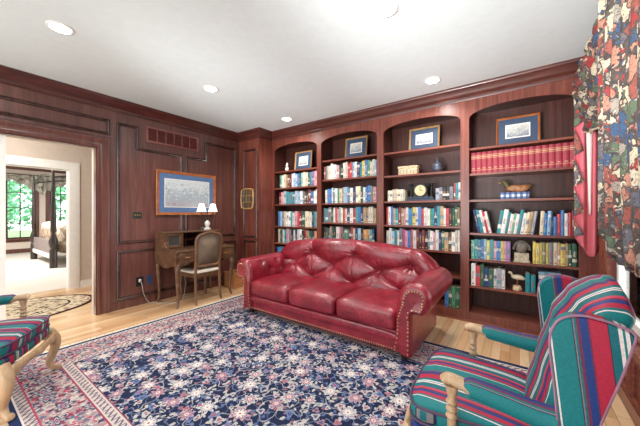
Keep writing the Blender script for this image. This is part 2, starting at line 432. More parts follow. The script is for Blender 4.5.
# books
def book_mat(name,gold=False):
    g=G(name); oi=g.t.nodes.new('ShaderNodeObjectInfo'); col=Sx(g,oi.outputs['Color']); rn=Sx(g,oi.outputs['Random'])
    x,y,z=g.xyz(g.coord()); gx,gy,gz=g.xyz(g.coord('Generated'))
    sp=(y<.004)
    if gold:
        band=((gz-.84).abs()<.012).max((gz-.70).abs()<.012).max((gz-.16).abs()<.012).max((gz-.77).abs()<.022).max(((gz-.24).abs()<.02)*((gx-.5).abs()<.25))
        c2=g.mix(band*sp,col,(206,160,120))
        return g.done(g.mulc(c2,g.ramp(g.noise(g.coord(),30,2),[(.3,(215,215,215)),(.7,(255,255,255))])),.4)
    r2=(rn*7.31).fract(); r3=(rn*13.7).fract(); r4=(rn*29.3).fract()
    lum=g.xyz(col); dark=(lum[0]*.3+lum[1]*.6+lum[2]*.1)<.16
    ink=g.mix(dark,g.mix(r4>.5,(40,42,60),(150,40,50)),g.mix(r4>.45,(222,214,196),(196,164,110)))
    letters=((g.noise(g.vec(x*30.0,0.0,z*150.0+rn*50.0),2,1)>.5))
    cen=(.30+r2*.16); title=(((gz-cen-.15).abs()<(.10+r3*.12)))*((gx-.5).abs()<.22)*letters
    blk=((gz-(.2+r3*.6)).abs()<.05+r4*.05)*(r2>.45)
    foot=((gz-.09).abs()<.03)*(r3>.4)
    c2=g.mix(blk*sp*.8,col,g.ramp(r4,[(0,(224,218,204)),(.45,(60,90,140)),(.55,(232,228,220)),(.85,(90,140,150))],True))
    c2=g.mix(title.max(foot*((gx-.5).abs()<.25))*sp*.85,c2,ink)
    return g.done(c2,.45)
M['book']=book_mat('book_cover'); M['tome']=book_mat('gilt_tome_cover',True)
def plaid():
    g=G('blue_white_check'); x,y,z=g.xyz(g.coord())
    a=((x/.05).fract()<.5); b=((z/.05).fract()<.5)
    return g.done(g.mix(a,g.mix(b,(206,208,212),(80,108,152)),g.mix(b,(80,108,152),(36,54,100))),.5)
M['plaid']=plaid()
# prints
def print_mat(name,cols,sc,stretch=(1,1,1)):
    g=G(name); c=g.scale(g.coord(),stretch); n=g.noise(c,sc,5,.75,.5); gx,gy,gz=g.xyz(g.coord('Generated'))
    return g.done(g.ramp(n*.8+gz*.25,[(i/(len(cols)-1)*.5+.3,q) for i,q in enumerate(cols)]),.35)
M['print_hunt']=print_mat('winter_landscape_print',((124,112,122),(176,166,170),(140,160,170),(206,208,208),(188,204,208),(226,230,230)),22,(1,1,1.6))
M['print_small']=print_mat('small_etching',((92,104,120),(150,156,160),(206,202,190),(222,218,206)),40)
M['cane']=None
g=G('cane_webbing'); x,y,z=g.xyz(g.coord()); hole=(((y/.012).fract()-.5).abs()<.24)*(((z/.012).fract()-.5).abs()<.24)
M['cane']=g.done(g.mix(hole,(132,112,92),(64,58,56)),.6)
g=G('faux_book_relief'); x,y,z=g.xyz(g.coord()); ix=(x/.022).floor(); iz=(z/.115).floor(); rr=g.white(g.vec(ix,iz,0.0))
cc=g.ramp(rr,[(0,(104,40,36)),(.25,(60,84,66)),(.45,(150,110,70)),(.6,(90,60,48)),(.8,(124,132,96))],True)
M['plaque']=g.done(g.mix(((z/.115).fract()<.16).max((x/.022).fract()<.14),cc,(120,84,48)),.5)

# ------------------------------------------------------------------ the setting
XL,XR,YB,ZC=-4.27,.58,3.65,2.74
YN=-1.5
LOC=lambda y,z,h:(XL+h,y,z)             # a point of the left wall, h out of it
struct(MB().box((-6.25,YN,-.05),(.75,4.1,0)).build('floor',M['floor'],smooth=False))
struct(MB().box((-4.30,YN,ZC),(.75,4.1,ZC+.05)).build('ceiling',M['ceiling'],smooth=False))
mb=MB(); X0=XL-.13; DY0,DY1,DZ=-.32,1.2,2.085
mb.box((X0,YN,0),(XL,DY0,ZC)).box((X0,DY1,0),(XL,4.1,ZC)).box((X0,DY0,DZ),(XL,DY1,ZC))
struct(mb.build('wall_left',M['wall_wood'],smooth=False))
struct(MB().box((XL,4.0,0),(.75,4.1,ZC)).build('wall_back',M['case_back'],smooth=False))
# panel mouldings of the left wall
prof=[(-.004,0),(-.004,.012),(.006,.020),(.016,.012),(.026,.014),(.034,.004),(.034,0)]
mb=MB()
def panel(path): mb.sweep(path,prof,True,LOC)
panel([(1.415,.862),(2.27,.862),(2.27,2.16),(1.66,2.16),(1.66,2.448),(1.415,2.448)])
panel([(2.33,.862),(3.275,.862),(3.275,2.448),(2.66,2.448),(2.66,2.16),(2.33,2.16)])
panel([(1.415,.125),(2.27,.125),(2.27,.765),(1.415,.765)])
panel([(2.33,.125),(3.275,.125),(3.275,.765),(2.33,.765)])
panel([(-.5,2.265),(1.33,2.265),(1.33,2.455),(-.5,2.455)])
struct(mb.build('trim_1',M['mould']))
# door casing in wood (stepped pilaster casing)
cas=[(0,0),(0,.03),(-.02,.034),(-.035,.022),(-.085,.022),(-.10,.034),(-.125,.034),(-.137,.012),(-.137,0)]
struct(MB().sweep([(DY0,0),(DY0,DZ),(DY1,DZ),(DY1,0)],[( -o,h) for o,h in cas],False,LOC).build('trim_2',M['wall_wood'])) 
mb=MB(); mb.box((X0-.012,DY1-.012,0),(XL-.075,DY1,DZ)).box((X0-.012,DY0,DZ-.012),(XL-.075,DY1,DZ))
struct(mb.build('trim_3',M['beige'],smooth=False))
struct(MB().box((XL-.075,DY1-.012,0),(XL+.004,DY1,DZ)).box((XL-.075,DY0,DZ-.012),(XL+.004,DY1,DZ)).build('trim_8',M['wall_wood'],smooth=False))
# baseboards
bp=[(0,0),(0,.085),(.006,.095),(.012,.085),(.016,0)]
mb=MB()
for y0,y1 in ((YN,DY0-.14),(DY1+.137,3.35)): mb.box((XL,y0,0),(XL+.016,y1,.085)).box((XL,y0,.085),(XL+.010,y1,.097))
struct(mb.build('baseboard_left',M['wall_wood'],smooth=False))
# corner pilaster
mb=MB().box((XL,3.35,0),(-3.70,4.0,ZC))
PF=lambda x,z,h:(x,3.35-h,z)
m9=MB()
m9.sweep([(-4.116,.83),(-3.766,.83),(-3.766,2.41),(-4.116,2.41)],prof,True,PF)
m9.sweep([(-4.116,.12),(-3.766,.12),(-3.766,.775),(-4.116,.775)],prof,True,PF)
mb.box((XL,3.335,0),(-3.70,3.35,.09))
struct(mb.build('wall_pilaster',M['case_wood'])); struct(m9.build('trim_9',M['mould']))
# crown, one run: left wall, pilaster, bookcase, right wall
cr=[(0,2.585),(.012,2.585),(.016,2.60),(.016,2.622),(.028,2.632),(.04,2.655),(.058,2.69),(.075,2.705),(.08,2.715),(.08,2.74),(0,2.74)]
path=[(XL,YN),(XL,3.35),(-3.70,3.35),(-3.70,YB),(XR,YB),(XR,YN)]
struct(MB().sweep(path,[(-o,h) for o,h in cr],False,lambda p,q,h:(p,q,h)).build('trim_4',M['crown']))
# right wall with its window opening
WY0,WY1,WZ0,WZ1=1.25,3.08,.49,2.28
mb=MB().box((XR,YN,0),(XR+.13,WY0,ZC)).box((XR,WY1,0),(XR+.13,4.1,ZC)).box((XR,WY0,0),(XR+.13,WY1,WZ0)).box((XR,WY0,WZ1),(XR+.13,WY1,ZC))
struct(mb.build('wall_right',M['case_wood'],smooth=False))
RP=lambda y,z,h:(XR-h,y,z)
mb=MB()
casr=[(0,0),(0,.022),(.05,.03),(.065,.016),(.15,.016),(.165,.03),(.21,.034),(.22,.02),(.26,.02),(.26,0)]
mb.sweep([(WY0,WZ0),(WY0,WZ1),(WY1,WZ1),(WY1,WZ0)],casr,False,RP)
mb.box((XR-.055,WY0-.16,WZ0-.045),(XR+.02,WY1+.28,WZ0-.012)).box((XR-.022,WY0-.13,WZ0-.10),(XR,WY1+.13,WZ0-.045))
for y0,y1 in ((1.3,1.85),(1.95,2.5),(2.6,3.15)): mb.sweep([(y0,.14),(y1,.14),(y1,.36),(y0,.36)],[(-o,h) for o,h in prof],True,RP)
struct(mb.build('trim_5',M['case_woodh']))
struct(MB().box((XR-.018,YN,0),(XR,YB,.085)).box((XR-.011,YN,.085),(XR,YB,.10)).build('baseboard_right',M['case_woodh'],smooth=False))
def window(name,x0,x1,y0,y1,z0,z1,ny,nz,mat,fw=.05):
    """frame with glazing bars in a wall that faces +-x"""
    root=bpy.data.objects.new(name,None); COL.objects.link(root); struct(root); xm=(x0+x1)/2; root.location=(xm,(y0+y1)/2,z0)
    mb=MB(); L=root.location
    b=lambda a,c: mb.box(tuple(Vector(a)-L),tuple(Vector(c)-L))
    b((x0,y0,z0),(x1,y0+fw,z1)); b((x0,y1-fw,z0),(x1,y1,z1)); b((x0,y0,z0),(x1,y1,z0+fw)); b((x0,y0,z1-fw),(x1,y1,z1))
    for i in range(1,ny): y=y0+(y1-y0)*i/ny; t=.030 if (i==ny//2 and ny%2==0) else .012; b((xm-.012,y-t,z0),(xm+.012,y+t,z1))
    for i in range(1,nz): z=z0+(z1-z0)*i/nz; b((xm-.012,y0,z-.012),(xm+.012,y1,z+.012))
    mb.build('window_frame',mat,root,smooth=False)
    m2=MB(); m2.box(tuple(Vector((xm-.003,y0+fw,z0+fw))-L),tuple(Vector((xm+.003,y1-fw,z1-fw))-L)); m2.build('window_pane',M['glass'],root,smooth=False)
    return root
window('window_1',XR+.03,XR+.09,WY0,WY1,WZ0,WZ1,4,4,M['white_paint'])
# closed white leaf of the double door
d=bpy.data.objects.new('door_1',None); COL.objects.link(d); struct(d); d.location=(XL-.06,.065,0)
mb=MB().box((-.02,-.38,.008),(.02,.385,2.07))
for z0,z1 in ((.2,.95),(1.1,1.95)): mb.sweep([(-.27,z0),(.27,z0),(.27,z1),(-.27,z1)],prof,True,lambda y,z,h:(.02+h*.6,y,z))
mb.build('door_leaf',M['white_paint'],d)
# hall
XH=-6.12; HY1=1.35; HZ=1.99
mb=MB().box((XH-.12,HY1,0),(XH,3.2,ZC)).box((XH-.12,-2,HZ),(XH,HY1,ZC)).box((XH-.12,-2,0),(XH,-.5,HZ)).box((XH,2.6,0),(X0,2.7,ZC))
struct(mb.build('wall_hall',M['beige'],smooth=False))
struct(MB().box((-6.24,YN-.5,ZC),(-4.30,4.1,ZC+.05)).build('ceiling_hall',M['ceiling'],smooth=False))
HW=lambda y,z,h:(XH+h,y,z)
mb=MB().sweep([(-.5,0),(-.5,HZ),(HY1,HZ),(HY1,0)],[(0,0),(0,.018),(.05,.024),(.11,.03),(.13,.02),(.13,0)],False,HW)
mb.box((XH-.13,HY1-.012,0),(XH,HY1,HZ)).box((XH-.13,-.5,HZ-.012),(XH,HY1,HZ))
struct(mb.build('trim_6',M['white_paint']))
struct(MB().box((XH,HY1+.13,0),(XH+.016,2.6,.11)).build('baseboard_hall',M['white_paint'],smooth=False))
# bedroom
XW=-13.0
struct(MB().box((XW-.1,-3,-.06),(XH-.12,6,.0)).build('floor_bedroom',M['carpet'],smooth=False))
struct(MB().box((XW-.1,-3,ZC+.1),(XH-.12,6,ZC+.15)).build('ceiling_bedroom',M['ceiling'],smooth=False))
BW=[(.75,1.98),(2.36,3.5),(-1.3,-.1)]; bz0,bz1=.46,2.42
mb=MB(); ys=sorted(BW)
mb.box((XW-.12,-3,0),(XW,6,bz0)).box((XW-.12,-3,bz1),(XW,6,ZC+.1))
prev=-3
for a,b in ys+[(6,6)]:
    mb.box((XW-.12,prev,bz0),(XW,a,bz1)); prev=b
mb.box((XW-.12,5.9,0),(XH,6,ZC+.1)).box((XW-.12,-3,0),(XH,-2.9,ZC+.1))
struct(mb.build('wall_bedroom',M['bedwall'],smooth=False))
mb=MB()
for a,b in BW: mb.sweep([(a,bz0),(b,bz0),(b,bz1),(a,bz1)],[(0,0),(0,.03),(-.11,.03),(-.11,0)],True,lambda y,z,h:(XW+h,y,z)); mb.box((XW,a-.14,bz0-.05),(XW+.08,b+.14,bz0-.01))
mb.box((XW,-3,0),(XW+.02,6,.13))
mb.sweep([(0,2.66),(.09,2.79),(.09,2.84),(0,2.84)],[(0,-2.9),(0,5.9),(.0001,5.9),(.0001,-2.9)],True,lambda p,q,h:(XW+p,h,q))
mb.box((XW,-2.9,2.69),(XW+.07,5.9,2.84))
struct(mb.build('trim_7',M['wall_wood']))
for i,(a,b) in enumerate(BW): window('window_%d'%(i+2),XW-.08,XW-.03,a,b,bz0,bz1,4,4,M['case_back'],.04)
tag(MB().box((XW+.0,1.18,.235),(XW+.012,1.32,.40)).build('wall_plate',M['white_paint'],smooth=False,origin='base'),'white outlet plate low on the bedroom wall under the window','outlet plate')

# ------------------------------------------------------------------ bookcase
bays=[(-3.652,-2.677),(-2.593,-1.631),(-1.534,-.568),(-.478,.468)]
bc=thing('bookcase','built-in cherry bookcase with four arched bays across the back wall','bookcase',(-1.56,YB,0))
B0=Vector((-1.56,YB,0))
def bb(mb,a,b): return mb.box(tuple(Vector(a)-B0),tuple(Vector(b)-B0))
def arch_poly(x0,x1,n=22):
    zs,za=2.36,2.482; c=(x0+x1)/2; r=(x1-x0)/2
    return [(c-r*math.cos(PI*i/n), zs+(za-zs)*math.sin(PI*i/n)**.85) for i in range(n+1)]
mb=MB(); FT=.022      # face frame is proud of the carcase
edges=[-3.70]+[v for b in bays for v in b]+[XR]
for i in range(0,10,2): bb(mb,(edges[i],YB,.0),(edges[i+1],YB+FT,2.36))
# frieze with four arches, one strip of quads along the top
for i in range(0,10,2): bb(mb,(edges[i],YB,2.36),(edges[i+1],YB+FT,2.60))
for x0,x1 in bays:
    ap=arch_poly(x0,x1); V=[];F=[]
    for (x,z) in ap:
        for yy in (YB,YB+FT): V += [tuple(Vector((x,yy,z))-B0),tuple(Vector((x,yy,2.60))-B0)]
    for k in range(len(ap)-1):
        a=k*4; b=a+4; F += [(a,b,b+1,a+1),(a+2,a+3,b+3,b+2),(a,a+2,b+2,b),(a+1,b+1,b+3,a+3)]
    mb.add(V,F)
    bb(mb,(x0,YB,.0),(x1,YB+FT,.113))
mb.build('face_frame',M['case_wood'],bc)
mb=MB(); bb(mb,(-3.70,YB-.012,0),(XR,YB,.03)); mb.build('toe_moulding',M['case_woodh'],bc,smooth=False)
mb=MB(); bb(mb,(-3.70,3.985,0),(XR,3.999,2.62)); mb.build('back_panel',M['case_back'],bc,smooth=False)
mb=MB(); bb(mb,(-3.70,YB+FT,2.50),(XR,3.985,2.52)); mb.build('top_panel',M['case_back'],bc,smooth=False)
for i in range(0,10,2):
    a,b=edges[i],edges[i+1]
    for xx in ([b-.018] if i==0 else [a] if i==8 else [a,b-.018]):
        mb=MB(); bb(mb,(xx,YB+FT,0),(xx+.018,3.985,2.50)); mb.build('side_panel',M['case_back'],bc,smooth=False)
SH=[[2.02,1.72,1.425,1.03,.73,.42,.115],[2.108,1.80,1.422,1.12,.815,.5,.115],[2.098,1.78,1.427,1.105,.80,.50,.115],[2.023,1.725,1.42,1.036,.733,.42,.115]]
for bi,(x0,x1) in enumerate(bays):
    for z in SH[bi]:
        mb=MB(); bb(mb,(x0,YB+.022,z-.024),(x1,3.985,z)); mb.build('shelf',M['case_woodh'],bc,smooth=False)

# ------------------------------------------------------------------ books
CC=dict(w=(224,220,212,'white'),c=(222,206,176,'cream'),n=(36,50,96,'navy'),b=(40,104,172,'blue'),l=(140,180,208,'light blue'),t=(34,130,140,'teal'),
 g=(40,84,62,'dark green'),v=(110,170,140,'pale green'),k=(34,32,36,'black'),s=(112,112,118,'grey'),a=(158,164,176,'pale grey'),r=(186,44,52,'red'),m=(112,34,44,'maroon'),
 p=(214,150,160,'pink'),P=(190,60,130,'magenta'),y=(206,184,84,'yellow'),o=(206,138,76,'orange'),d=(170,140,100,'tan'),B=(96,66,48,'brown'),u=(132,96,150,'purple'),e=(120,122,78,'olive'),x=(78,124,140,'blue-grey'),G=(64,132,96,'green'))
ORD=['first','second','third','fourth','fifth','sixth','seventh','eighth','ninth','tenth','eleventh','twelfth','thirteenth','fourteenth','fifteenth','sixteenth','seventeenth','eighteenth','nineteenth','twentieth']+['twenty-'+q for q in ('first','second','third','fourth','fifth','sixth','seventh','eighth','ninth')]
def book_mesh(w,h,d,mat,name='book'):
    mb=MB(); t=.0025
    out=[(-w/2,d),(-w/2,.004),(-w*.3,.0005),(0,-.0008),(w*.3,.0005),(w/2,.004),(w/2,d)]
    inn=[(w/2-t,d),(w/2-t,.006),(-w/2+t,.006),(-w/2+t,d)]
    mb.prism(out+inn,lambda p,q,z:(p,q,z),0,h,0)
    mb.box((-w/2+t,.006,.003),(w/2-t,d-.004,h-.004),1)
    return mb
def place_book(x,z,w,h,d,col,label,group,lean=0,mat='book',y=3.70,name='book'):
    o=book_mesh(w,h,d,mat).build(name,[M[mat],M['paper']],smooth=False)
    o.color=rgba(col); o.rotation_euler=(0,lean,0)
    if lean>0: o.location=(x+w*math.cos(lean)-w/2*math.cos(lean), y, z+w/2*math.sin(lean)+.0004)
    elif lean<0: o.location=(x+w/2*math.cos(lean), y, z-w/2*math.sin(lean)+.0004)
    else: o.location=(x+w/2,y,z+.0004)
    tag(o,label,'book',group); return o
BAYN=['leftmost bookcase bay','second bookcase bay','third bookcase bay','rightmost bookcase bay']
def row(bay,rowname,x0,x1,z,codes,hmin,hmax,group,start=0,mat='book',lean=0,prefix=''):
    ws=[rnd.uniform(.7,1.3) for _ in codes]; gap=.0012; S=(x1-x0-gap*len(codes))*math.cos(lean)/sum(ws); x=x0
    for i,(cd,q) in enumerate(zip(codes,ws)):
        w=q*S; base=CC[cd]; j=rnd.uniform(.86,1.1); col=tuple(min(255,v*j*.86+34) for v in base[:3]) if sum(base[:3])>260 else tuple(v*j+8 for v in base[:3]); h=rnd.uniform(hmin,hmax)
        lab='%s book, %s from left in the %s, %s'%(base[3],ORD[i+start],rowname,BAYN[bay])
        place_book(x,z,w,h,rnd.uniform(.15,.2),col,prefix+lab,group,lean,mat,3.692+rnd.uniform(0,.014)); x+=w/math.cos(lean)+gap
R1='top row'; R2='second row'; R3='third row'; R4='fourth row'; R5='fifth row'
gr=lambda r,b:'books in the %s of the %s'%(r,BAYN[b])
def prow(b,r,x0,x1,z,codes,h0,h1,**k): row(b,r,x0,x1,z,codes,h0,h1,gr(r,b),**k)
a0=-3.545; a1=-2.70
prow(0,R1,a0,a1,1.72,'GwcdBmwlabnvccktup',.215,.25)
prow(0,R2,a0-.03,a1,1.425,'mpwttxtalwsBkmbww',.20,.242)
prow(0,R3,a0-.05,a1,1.03,'blscwwwtwprmgccwntv',.245,.272)
prow(0,R4,a0-.05,a1,.73,'cgwtpskwnwwkrdgno',.235,.265)
prow(0,R5,a0-.07,-3.3,.42,'btdy',.22,.26)
b0=-2.57; b1=-1.66
prow(1,R1,b0,b1,1.80,'rtdcwwwpgkwcrrlwntybGcwl',.21,.25)
prow(1,R2,b0+.02,b1,1.422,'cbbwxwGcdllxwnccgwbbep',.215,.245)
prow(1,R3,b0-.01,b1,1.12,'stsgwrpvwrcnwrtbnddcwd',.21,.24)
prow(1,R4,b0-.01,b1-.03,.815,'kgspgkwpsmGxkrcnlkodtn',.2,.24)
prow(2,R1,-1.49,-1.25,1.427,'cwcccwc',.145,.165)
prow(2,R1,-.86,-.655,1.427,'askks',.145,.17,start=7)
prow(2,R1,-.65,-.575,1.427,'rtw',.20,.23,start=12)
prow(2,R2,-1.51,-.58,1.105,'rwbdtmdpwbtywbrwwGtntdwrkgge',.215,.25)
prow(2,R3,-1.51,-.58,.80,'wwltwsPpbrwmkmkswpwngdBwcw',.22,.262)
prow(2,R4,-1.5,-1.3,.50,'twt',.2,.225)
prow(2,R5,-.75,-.575,.115,'bgGg',.25,.27)
enc='r'*17
# encyclopaedia set
x=-.465
for i in range(17):
    w=.0535; place_book(x,1.725,w,.246,.19,(158,36,56),'crimson leather encyclopedia volume, %s from left in the rightmost bay'%ORD[i],'crimson encyclopedia volumes',0,'tome',3.70); x+=w+.0012
# leaning books
def lean_row(z,items,x0,start,lean):
    x=x0
    for i,(cd,w,h) in enumerate(items):
        base=CC[cd]; place_book(x,z,w,h,.17,base[:3],'%s leaning book, %s from left in the second row, %s'%(base[3],ORD[i+start],BAYN[3]),gr(R2,3),lean,'book',3.70); x+=w/math.cos(lean)+.001
    return x
lean_row(1.036,[('n',.03,.27),('t',.03,.27),('w',.026,.265),('r',.022,.25),('w',.024,.25)],-.395,0,-.2)
x=lean_row(1.036,[('t',.034,.26),('w',.04,.27),('t',.024,.24),('w',.03,.22),('v',.02,.23),('w',.028,.22),('t',.03,.265),('w',.03,.23),('c',.026,.24),('d',.03,.245),('a',.024,.25)],-.21,5,.15)
x=lean_row(1.036,[('c',.03,.25),('b',.026,.23),('l',.03,.25)],x+.05,16,.05)
row(3,R2,x+.004,.462,1.036,'nbrbwrms',.19,.27,gr(R2,3),start=19)
prow(3,R3,-.462,-.08,.733,'vtxblytpbypu',.215,.235)
prow(3,R3,.115,.462,.733,'yyyeyscdydgge'[:12],.215,.235,start=12)
prow(3,R4,-.462,-.13,.42,'wrgngwaw',.2,.262)
for i,(cd,w) in enumerate((('n',.20),('l',.195),('w',.19),('b',.19),('w',.185),('l',.18))):
    o=book_mesh(.037,w,.15,'book').build('book',[M['book'],M['paper']],smooth=False); o.color=rgba(CC[cd][:3]); o.rotation_euler=(0,PI/2,0); o.location=(.22,3.72+.004*i,.42+.0145+.0292*i)
    o.location.x=.205+w/2-.1; o.location.x=.165; o.location.z=.4392+.0381*i; tag(o,'%s book lying %s from the bottom in the flat pile behind the wing chair'%(CC[cd][3],ORD[i]),'book','flat pile of books on the low right shelf')
for i in range(2):
    place_book(.052+i*.045,.42,.04,.2-.012*i,.15,CC['t'][:3],'teal book, %s of two upright beside the flat pile behind the wing chair'%ORD[i],'teal books beside the flat pile',0)

# ------------------------------------------------------------------ framed pictures
def picture(label,w,h,loc,fmat,mat,pr,fw=.03,mw=.07,tilt=0,rotz=0,group=None):
    t=thing('framed_picture',label,'picture',loc,rotz,group); t.rotation_euler=(tilt,0,rotz)
    W=w/2; f=lambda x,z,d:(x,-d,z)
    MB().sweep([(-W,0),(W,0),(W,h),(-W,h)],[(0,0),(0,.02),(.006,.026),(fw*.6,.018),(fw,.010),(fw,0)],True,f).build('frame',fmat,t)
    MB().box((-W+fw*.9,-.008,fw*.9),(W-fw*.9,-.002,h-fw*.9)).build('mat',mat,t,smooth=False)
    m2=MB().box((-W+fw+mw-.012,-.0095,fw+mw-.012),(W-fw-mw+.012,-.008,h-fw-mw+.012)); m2.build('inner_mat',M['mat_white'],t,smooth=False)
    MB().box((-W+fw+mw,-.011,fw+mw),(W-fw-mw,-.0095,h-fw-mw)).build('print',pr,t,smooth=False)
    return t
picture('large oak-framed winter landscape print with blue mat above the desk',.963,.665,(XL+.022,2.36,1.235),M['frame_wood'],M['mat_blue'],M['print_hunt'],.045,.085,0,PI/2)
for (x0,x1,z,h,lab) in ((-3.3,-2.92,2.02,.34,'framed print with navy mat standing atop the leftmost bookcase bay'),(-2.25,-1.87,2.108,.335,'framed print with navy mat standing atop the second bookcase bay'),
   (-1.235,-.84,2.098,.315,'framed print with navy mat standing above the dark jar, third bookcase bay'),(-.22,.185,2.023,.335,'framed etching with navy mat standing above the crimson encyclopedia set')):
    picture(lab,x1-x0,h,((x0+x1)/2,3.83,z+.002),M['gold_frame'] if x0<-.5 else M['frame_wood'],M['mat_navy'],M['print_small'],.022,.078,-.1)

# ------------------------------------------------------------------ shelf ornaments
# white rabbit figurine
t=thing('figurine','small white animal figurine beside the leftmost framed print','figurine',(-3.43,3.76,2.02))
MB().sell((0,0,.045),(.04,.03,.045),1,1,10,12).build('body',M['porcelain'],t)
mb=MB().sell((.01,-.012,.105),(.024,.022,.024),1,1,8,10); mb.tube([(0,-.01,.12),(-.005,-.005,.16)],[.007,.004],6); mb.tube([(.02,-.01,.12),(.024,-.005,.16)],[.007,.004],6); mb.build('head',M['porcelain'],t)
# carved cream box
t=thing('carved_box','small cream carved box on the shelf left of the dark jar','box',(-1.22,3.76,1.78))
MB().box((-.125,-.05,0),(.125,.05,.09)).build('body',M['cream_box'],t,bevel=.006,smooth=False)
mb=MB().box((-.13,-.054,.09),(.13,.054,.118))
mb.build('lid',M['cream_box'],t,bevel=.006,smooth=False)
mb=MB()
for i in range(5): mb.sell((-.09+.045*i,-.05,.045),(.016,.006,.026),1,1,8,10)
mb.build('carving',M['stone'],t)
# dark jar
t=thing('jar','dark pewter-glazed round jar with stopper in third bookcase bay','jar',(-.855,3.77,1.78))
MB().lathe([(.03,0),(.045,.006),(.068,.04),(.072,.07),(.06,.105),(.035,.125),(.024,.132),(.026,.15)],(0,0,0),20).build('body',M['pewter'],t)
MB().lathe([(.03,.15),(.034,.158),(.012,.165),(.016,.18),(.004,.192)],(0,0,0),14).build('lid',M['pewter'],t)
# mantel clock on books
t=thing('mantel_clock','dark columned mantel clock with ivory dial in third bookcase bay','clock',(-1.055,3.77,1.427))
MB().box((-.18,-.065,0),(.18,.08,.028)).box((-.165,-.07,.028),(.165,.07,.05)).build('base',plain('navy_clock_base',(30,46,70),.35),t,bevel=.004,smooth=False)
mb=MB().lathe([(.085,-.045),(.09,-.04),(.09,.045)],(0,0,.135),24,axis='y'); mb.box((-.09,-.03,.05),(.09,.045,.09)); mb.build('case',M['dark_bronze'],t)
MB().lathe([(.07,-.052),(.07,-.046)],(0,0,.135),24,axis='y').build('dial',M['clock_face'],t)
MB().box((-.003,-.055,.135),(.003,-.053,.185)).box((0,-.055,.132),(.035,-.053,.138)).build('hand',M['black'],t,smooth=False)
for sx in (-1,1):
    MB().lathe([(.03,.05),(.03,.065),(.016,.075),(.014,.19),(.03,.2),(.034,.215),(.02,.225)],(sx*.13,0,0),12).build('column',M['dark_bronze'],t)
# duck on checked box
tag(MB().box((-.13,3.70,1.42),(.13,3.84,1.495)).build('checked_box',M['plaid'],smooth=False,bevel=.003,origin='base'),'blue and white checked box under the duck decoy','box')
for o in COL.objects:
    if o.name=='checked_box': o.location.x=-.045
t=thing('duck_decoy','painted wooden duck decoy resting on the blue checked box','decoy',(-.03,3.77,1.4955))
def dk(p): return p
mb=MB().sell((.02,0,.042),(.115,.048,.042),.9,.8,12,18,post=lambda p:(p[0],p[1]*(1-.3*max(0,p[0]/.13)),p[2]+.02*max(0,(p[0]-.05)/.08)**2)); mb.build('body',M['duckbody'],t)
mb=MB().tube(smooth_path([(-.07,0,.055),(-.09,0,.085),(-.098,0,.105)]),[.026]*13,10); mb.sell((-.108,0,.118),(.034,.025,.026),1,1,10,12); mb.build('head',M['duckhead'],t)
MB().sell((-.15,0,.112),(.024,.011,.006),1,1,8,10).build('bill',M['gold_frame'],t)
# arched stone bookend with globe
t=thing('bookend','carved stone bookend with a round head on a plinth between two book rows','bookend',(.018,3.74,.733))
MB().box((-.065,-.05,0),(.065,.05,.10)).box((-.072,-.056,0),(.072,.056,.02)).build('plinth',M['stone'],t,bevel=.005,smooth=False)
MB().sell((0,0,.155),(.052,.045,.058),1,1,14,18).build('globe',M['stone_grey'],t)
MB().tube([(.07*math.cos(q*PI/12),.02,.13+.09*math.sin(q*PI/12)) for q in range(13)],.014,8).build('arch',M['stone_grey'],t)
# shorebird
t=thing('shorebird_carving','pale carved shorebird on a peg and round base, low right shelf','carving',(-.02,3.75,.42)); t.scale=(.86,.86,.86)
MB().lathe([(.045,0),(.05,.01),(.046,.05),(.036,.06)],(0,0,0),18).build('base',M['cream_box'],t)
MB().tube([(0,0,.06),(0,0,.14)],.005,8).build('peg',M['frame_wood'],t)
mb=MB().sell((.01,0,.165),(.075,.026,.032),1,1,12,16,post=lambda p:(p[0],p[1],p[2]-.25*max(0,p[0]-.03))); mb.tube(smooth_path([(-.045,0,.175),(-.06,0,.2),(-.07,0,.212)],4),.013,8); mb.sell((-.075,0,.215),(.022,.016,.016),1,1,8,10); mb.build('body',M['bird'],t)
MB().tube([(-.09,0,.215),(-.135,0,.195)],[.005,.0015],6).build('bill',M['dark_bronze'],t)
# plaque on the pilaster
t=thing('wall_plaque','small gilt-framed relief of book rows hung on the corner pilaster','plaque',(-4.015,3.349,1.33))
MB().box((-.155,-.014,.03),(.155,-.001,.36)).build('relief',M['plaque'],t,smooth=False)
pp=[]
for i in range(48):
    q=2*PI*i/48; sx=math.copysign(abs(math.cos(q))**.35,math.cos(q)); sz=math.copysign(abs(math.sin(q))**.35,math.sin(q)); k=1+.025*math.cos(8*q)
    pp.append((.165*sx*k,.195+.18*sz*k))
MB().sweep(pp,[(-.012,0),(-.012,.018),(.004,.028),(.02,.014),(.02,0)],True,lambda x,z,h:(x,-h,z)).build('frame',M['gold_frame'],t)
mb=MB()
for z in (.13,.245): mb.box((-.15,-.024,z),(.15,-.014,z+.012))
mb.build('ledge',M['gold_frame'],t,smooth=False)

# ------------------------------------------------------------------ left wall fittings
t=thing('air_vent','wood-framed return air vent high on the left panelled wall','vent',(XL,2.15,2.27))
VF=lambda y,z,h:(h,y,z)
MB().sweep([(-.39,0),(.39,0),(.39,.222),(-.39,.222)],[(0,0),(0,.016),(.02,.022),(.026,.012),(.026,0)],True,VF).build('frame',M['vent_frame'],t)
for i in range(6):
    y0=-.364+i*.1213
    mb=MB()
    for k in range(9): mb.box((.006,y0+.006,.03+k*.019),(.012,y0+.115,.03+k*.019+.011))
    mb.box((.001,y0+.004,.026),(.004,y0+.117,.198)); mb.build('louvre',M['vent_red'],t,smooth=False)
    if i: MB().box((0,y0-.006,.02),(.016,y0+.004,.205)).build('divider',M['vent_frame'],t,smooth=False)
def plate(name,label,cat,y,z,w,h,m,parts):
    t=thing(name,label,cat,(XL,y,z)); MB().box((0,-w/2,0),(.007,w/2,h)).build('plate',m,t,bevel=.002,smooth=False); parts(t); return t
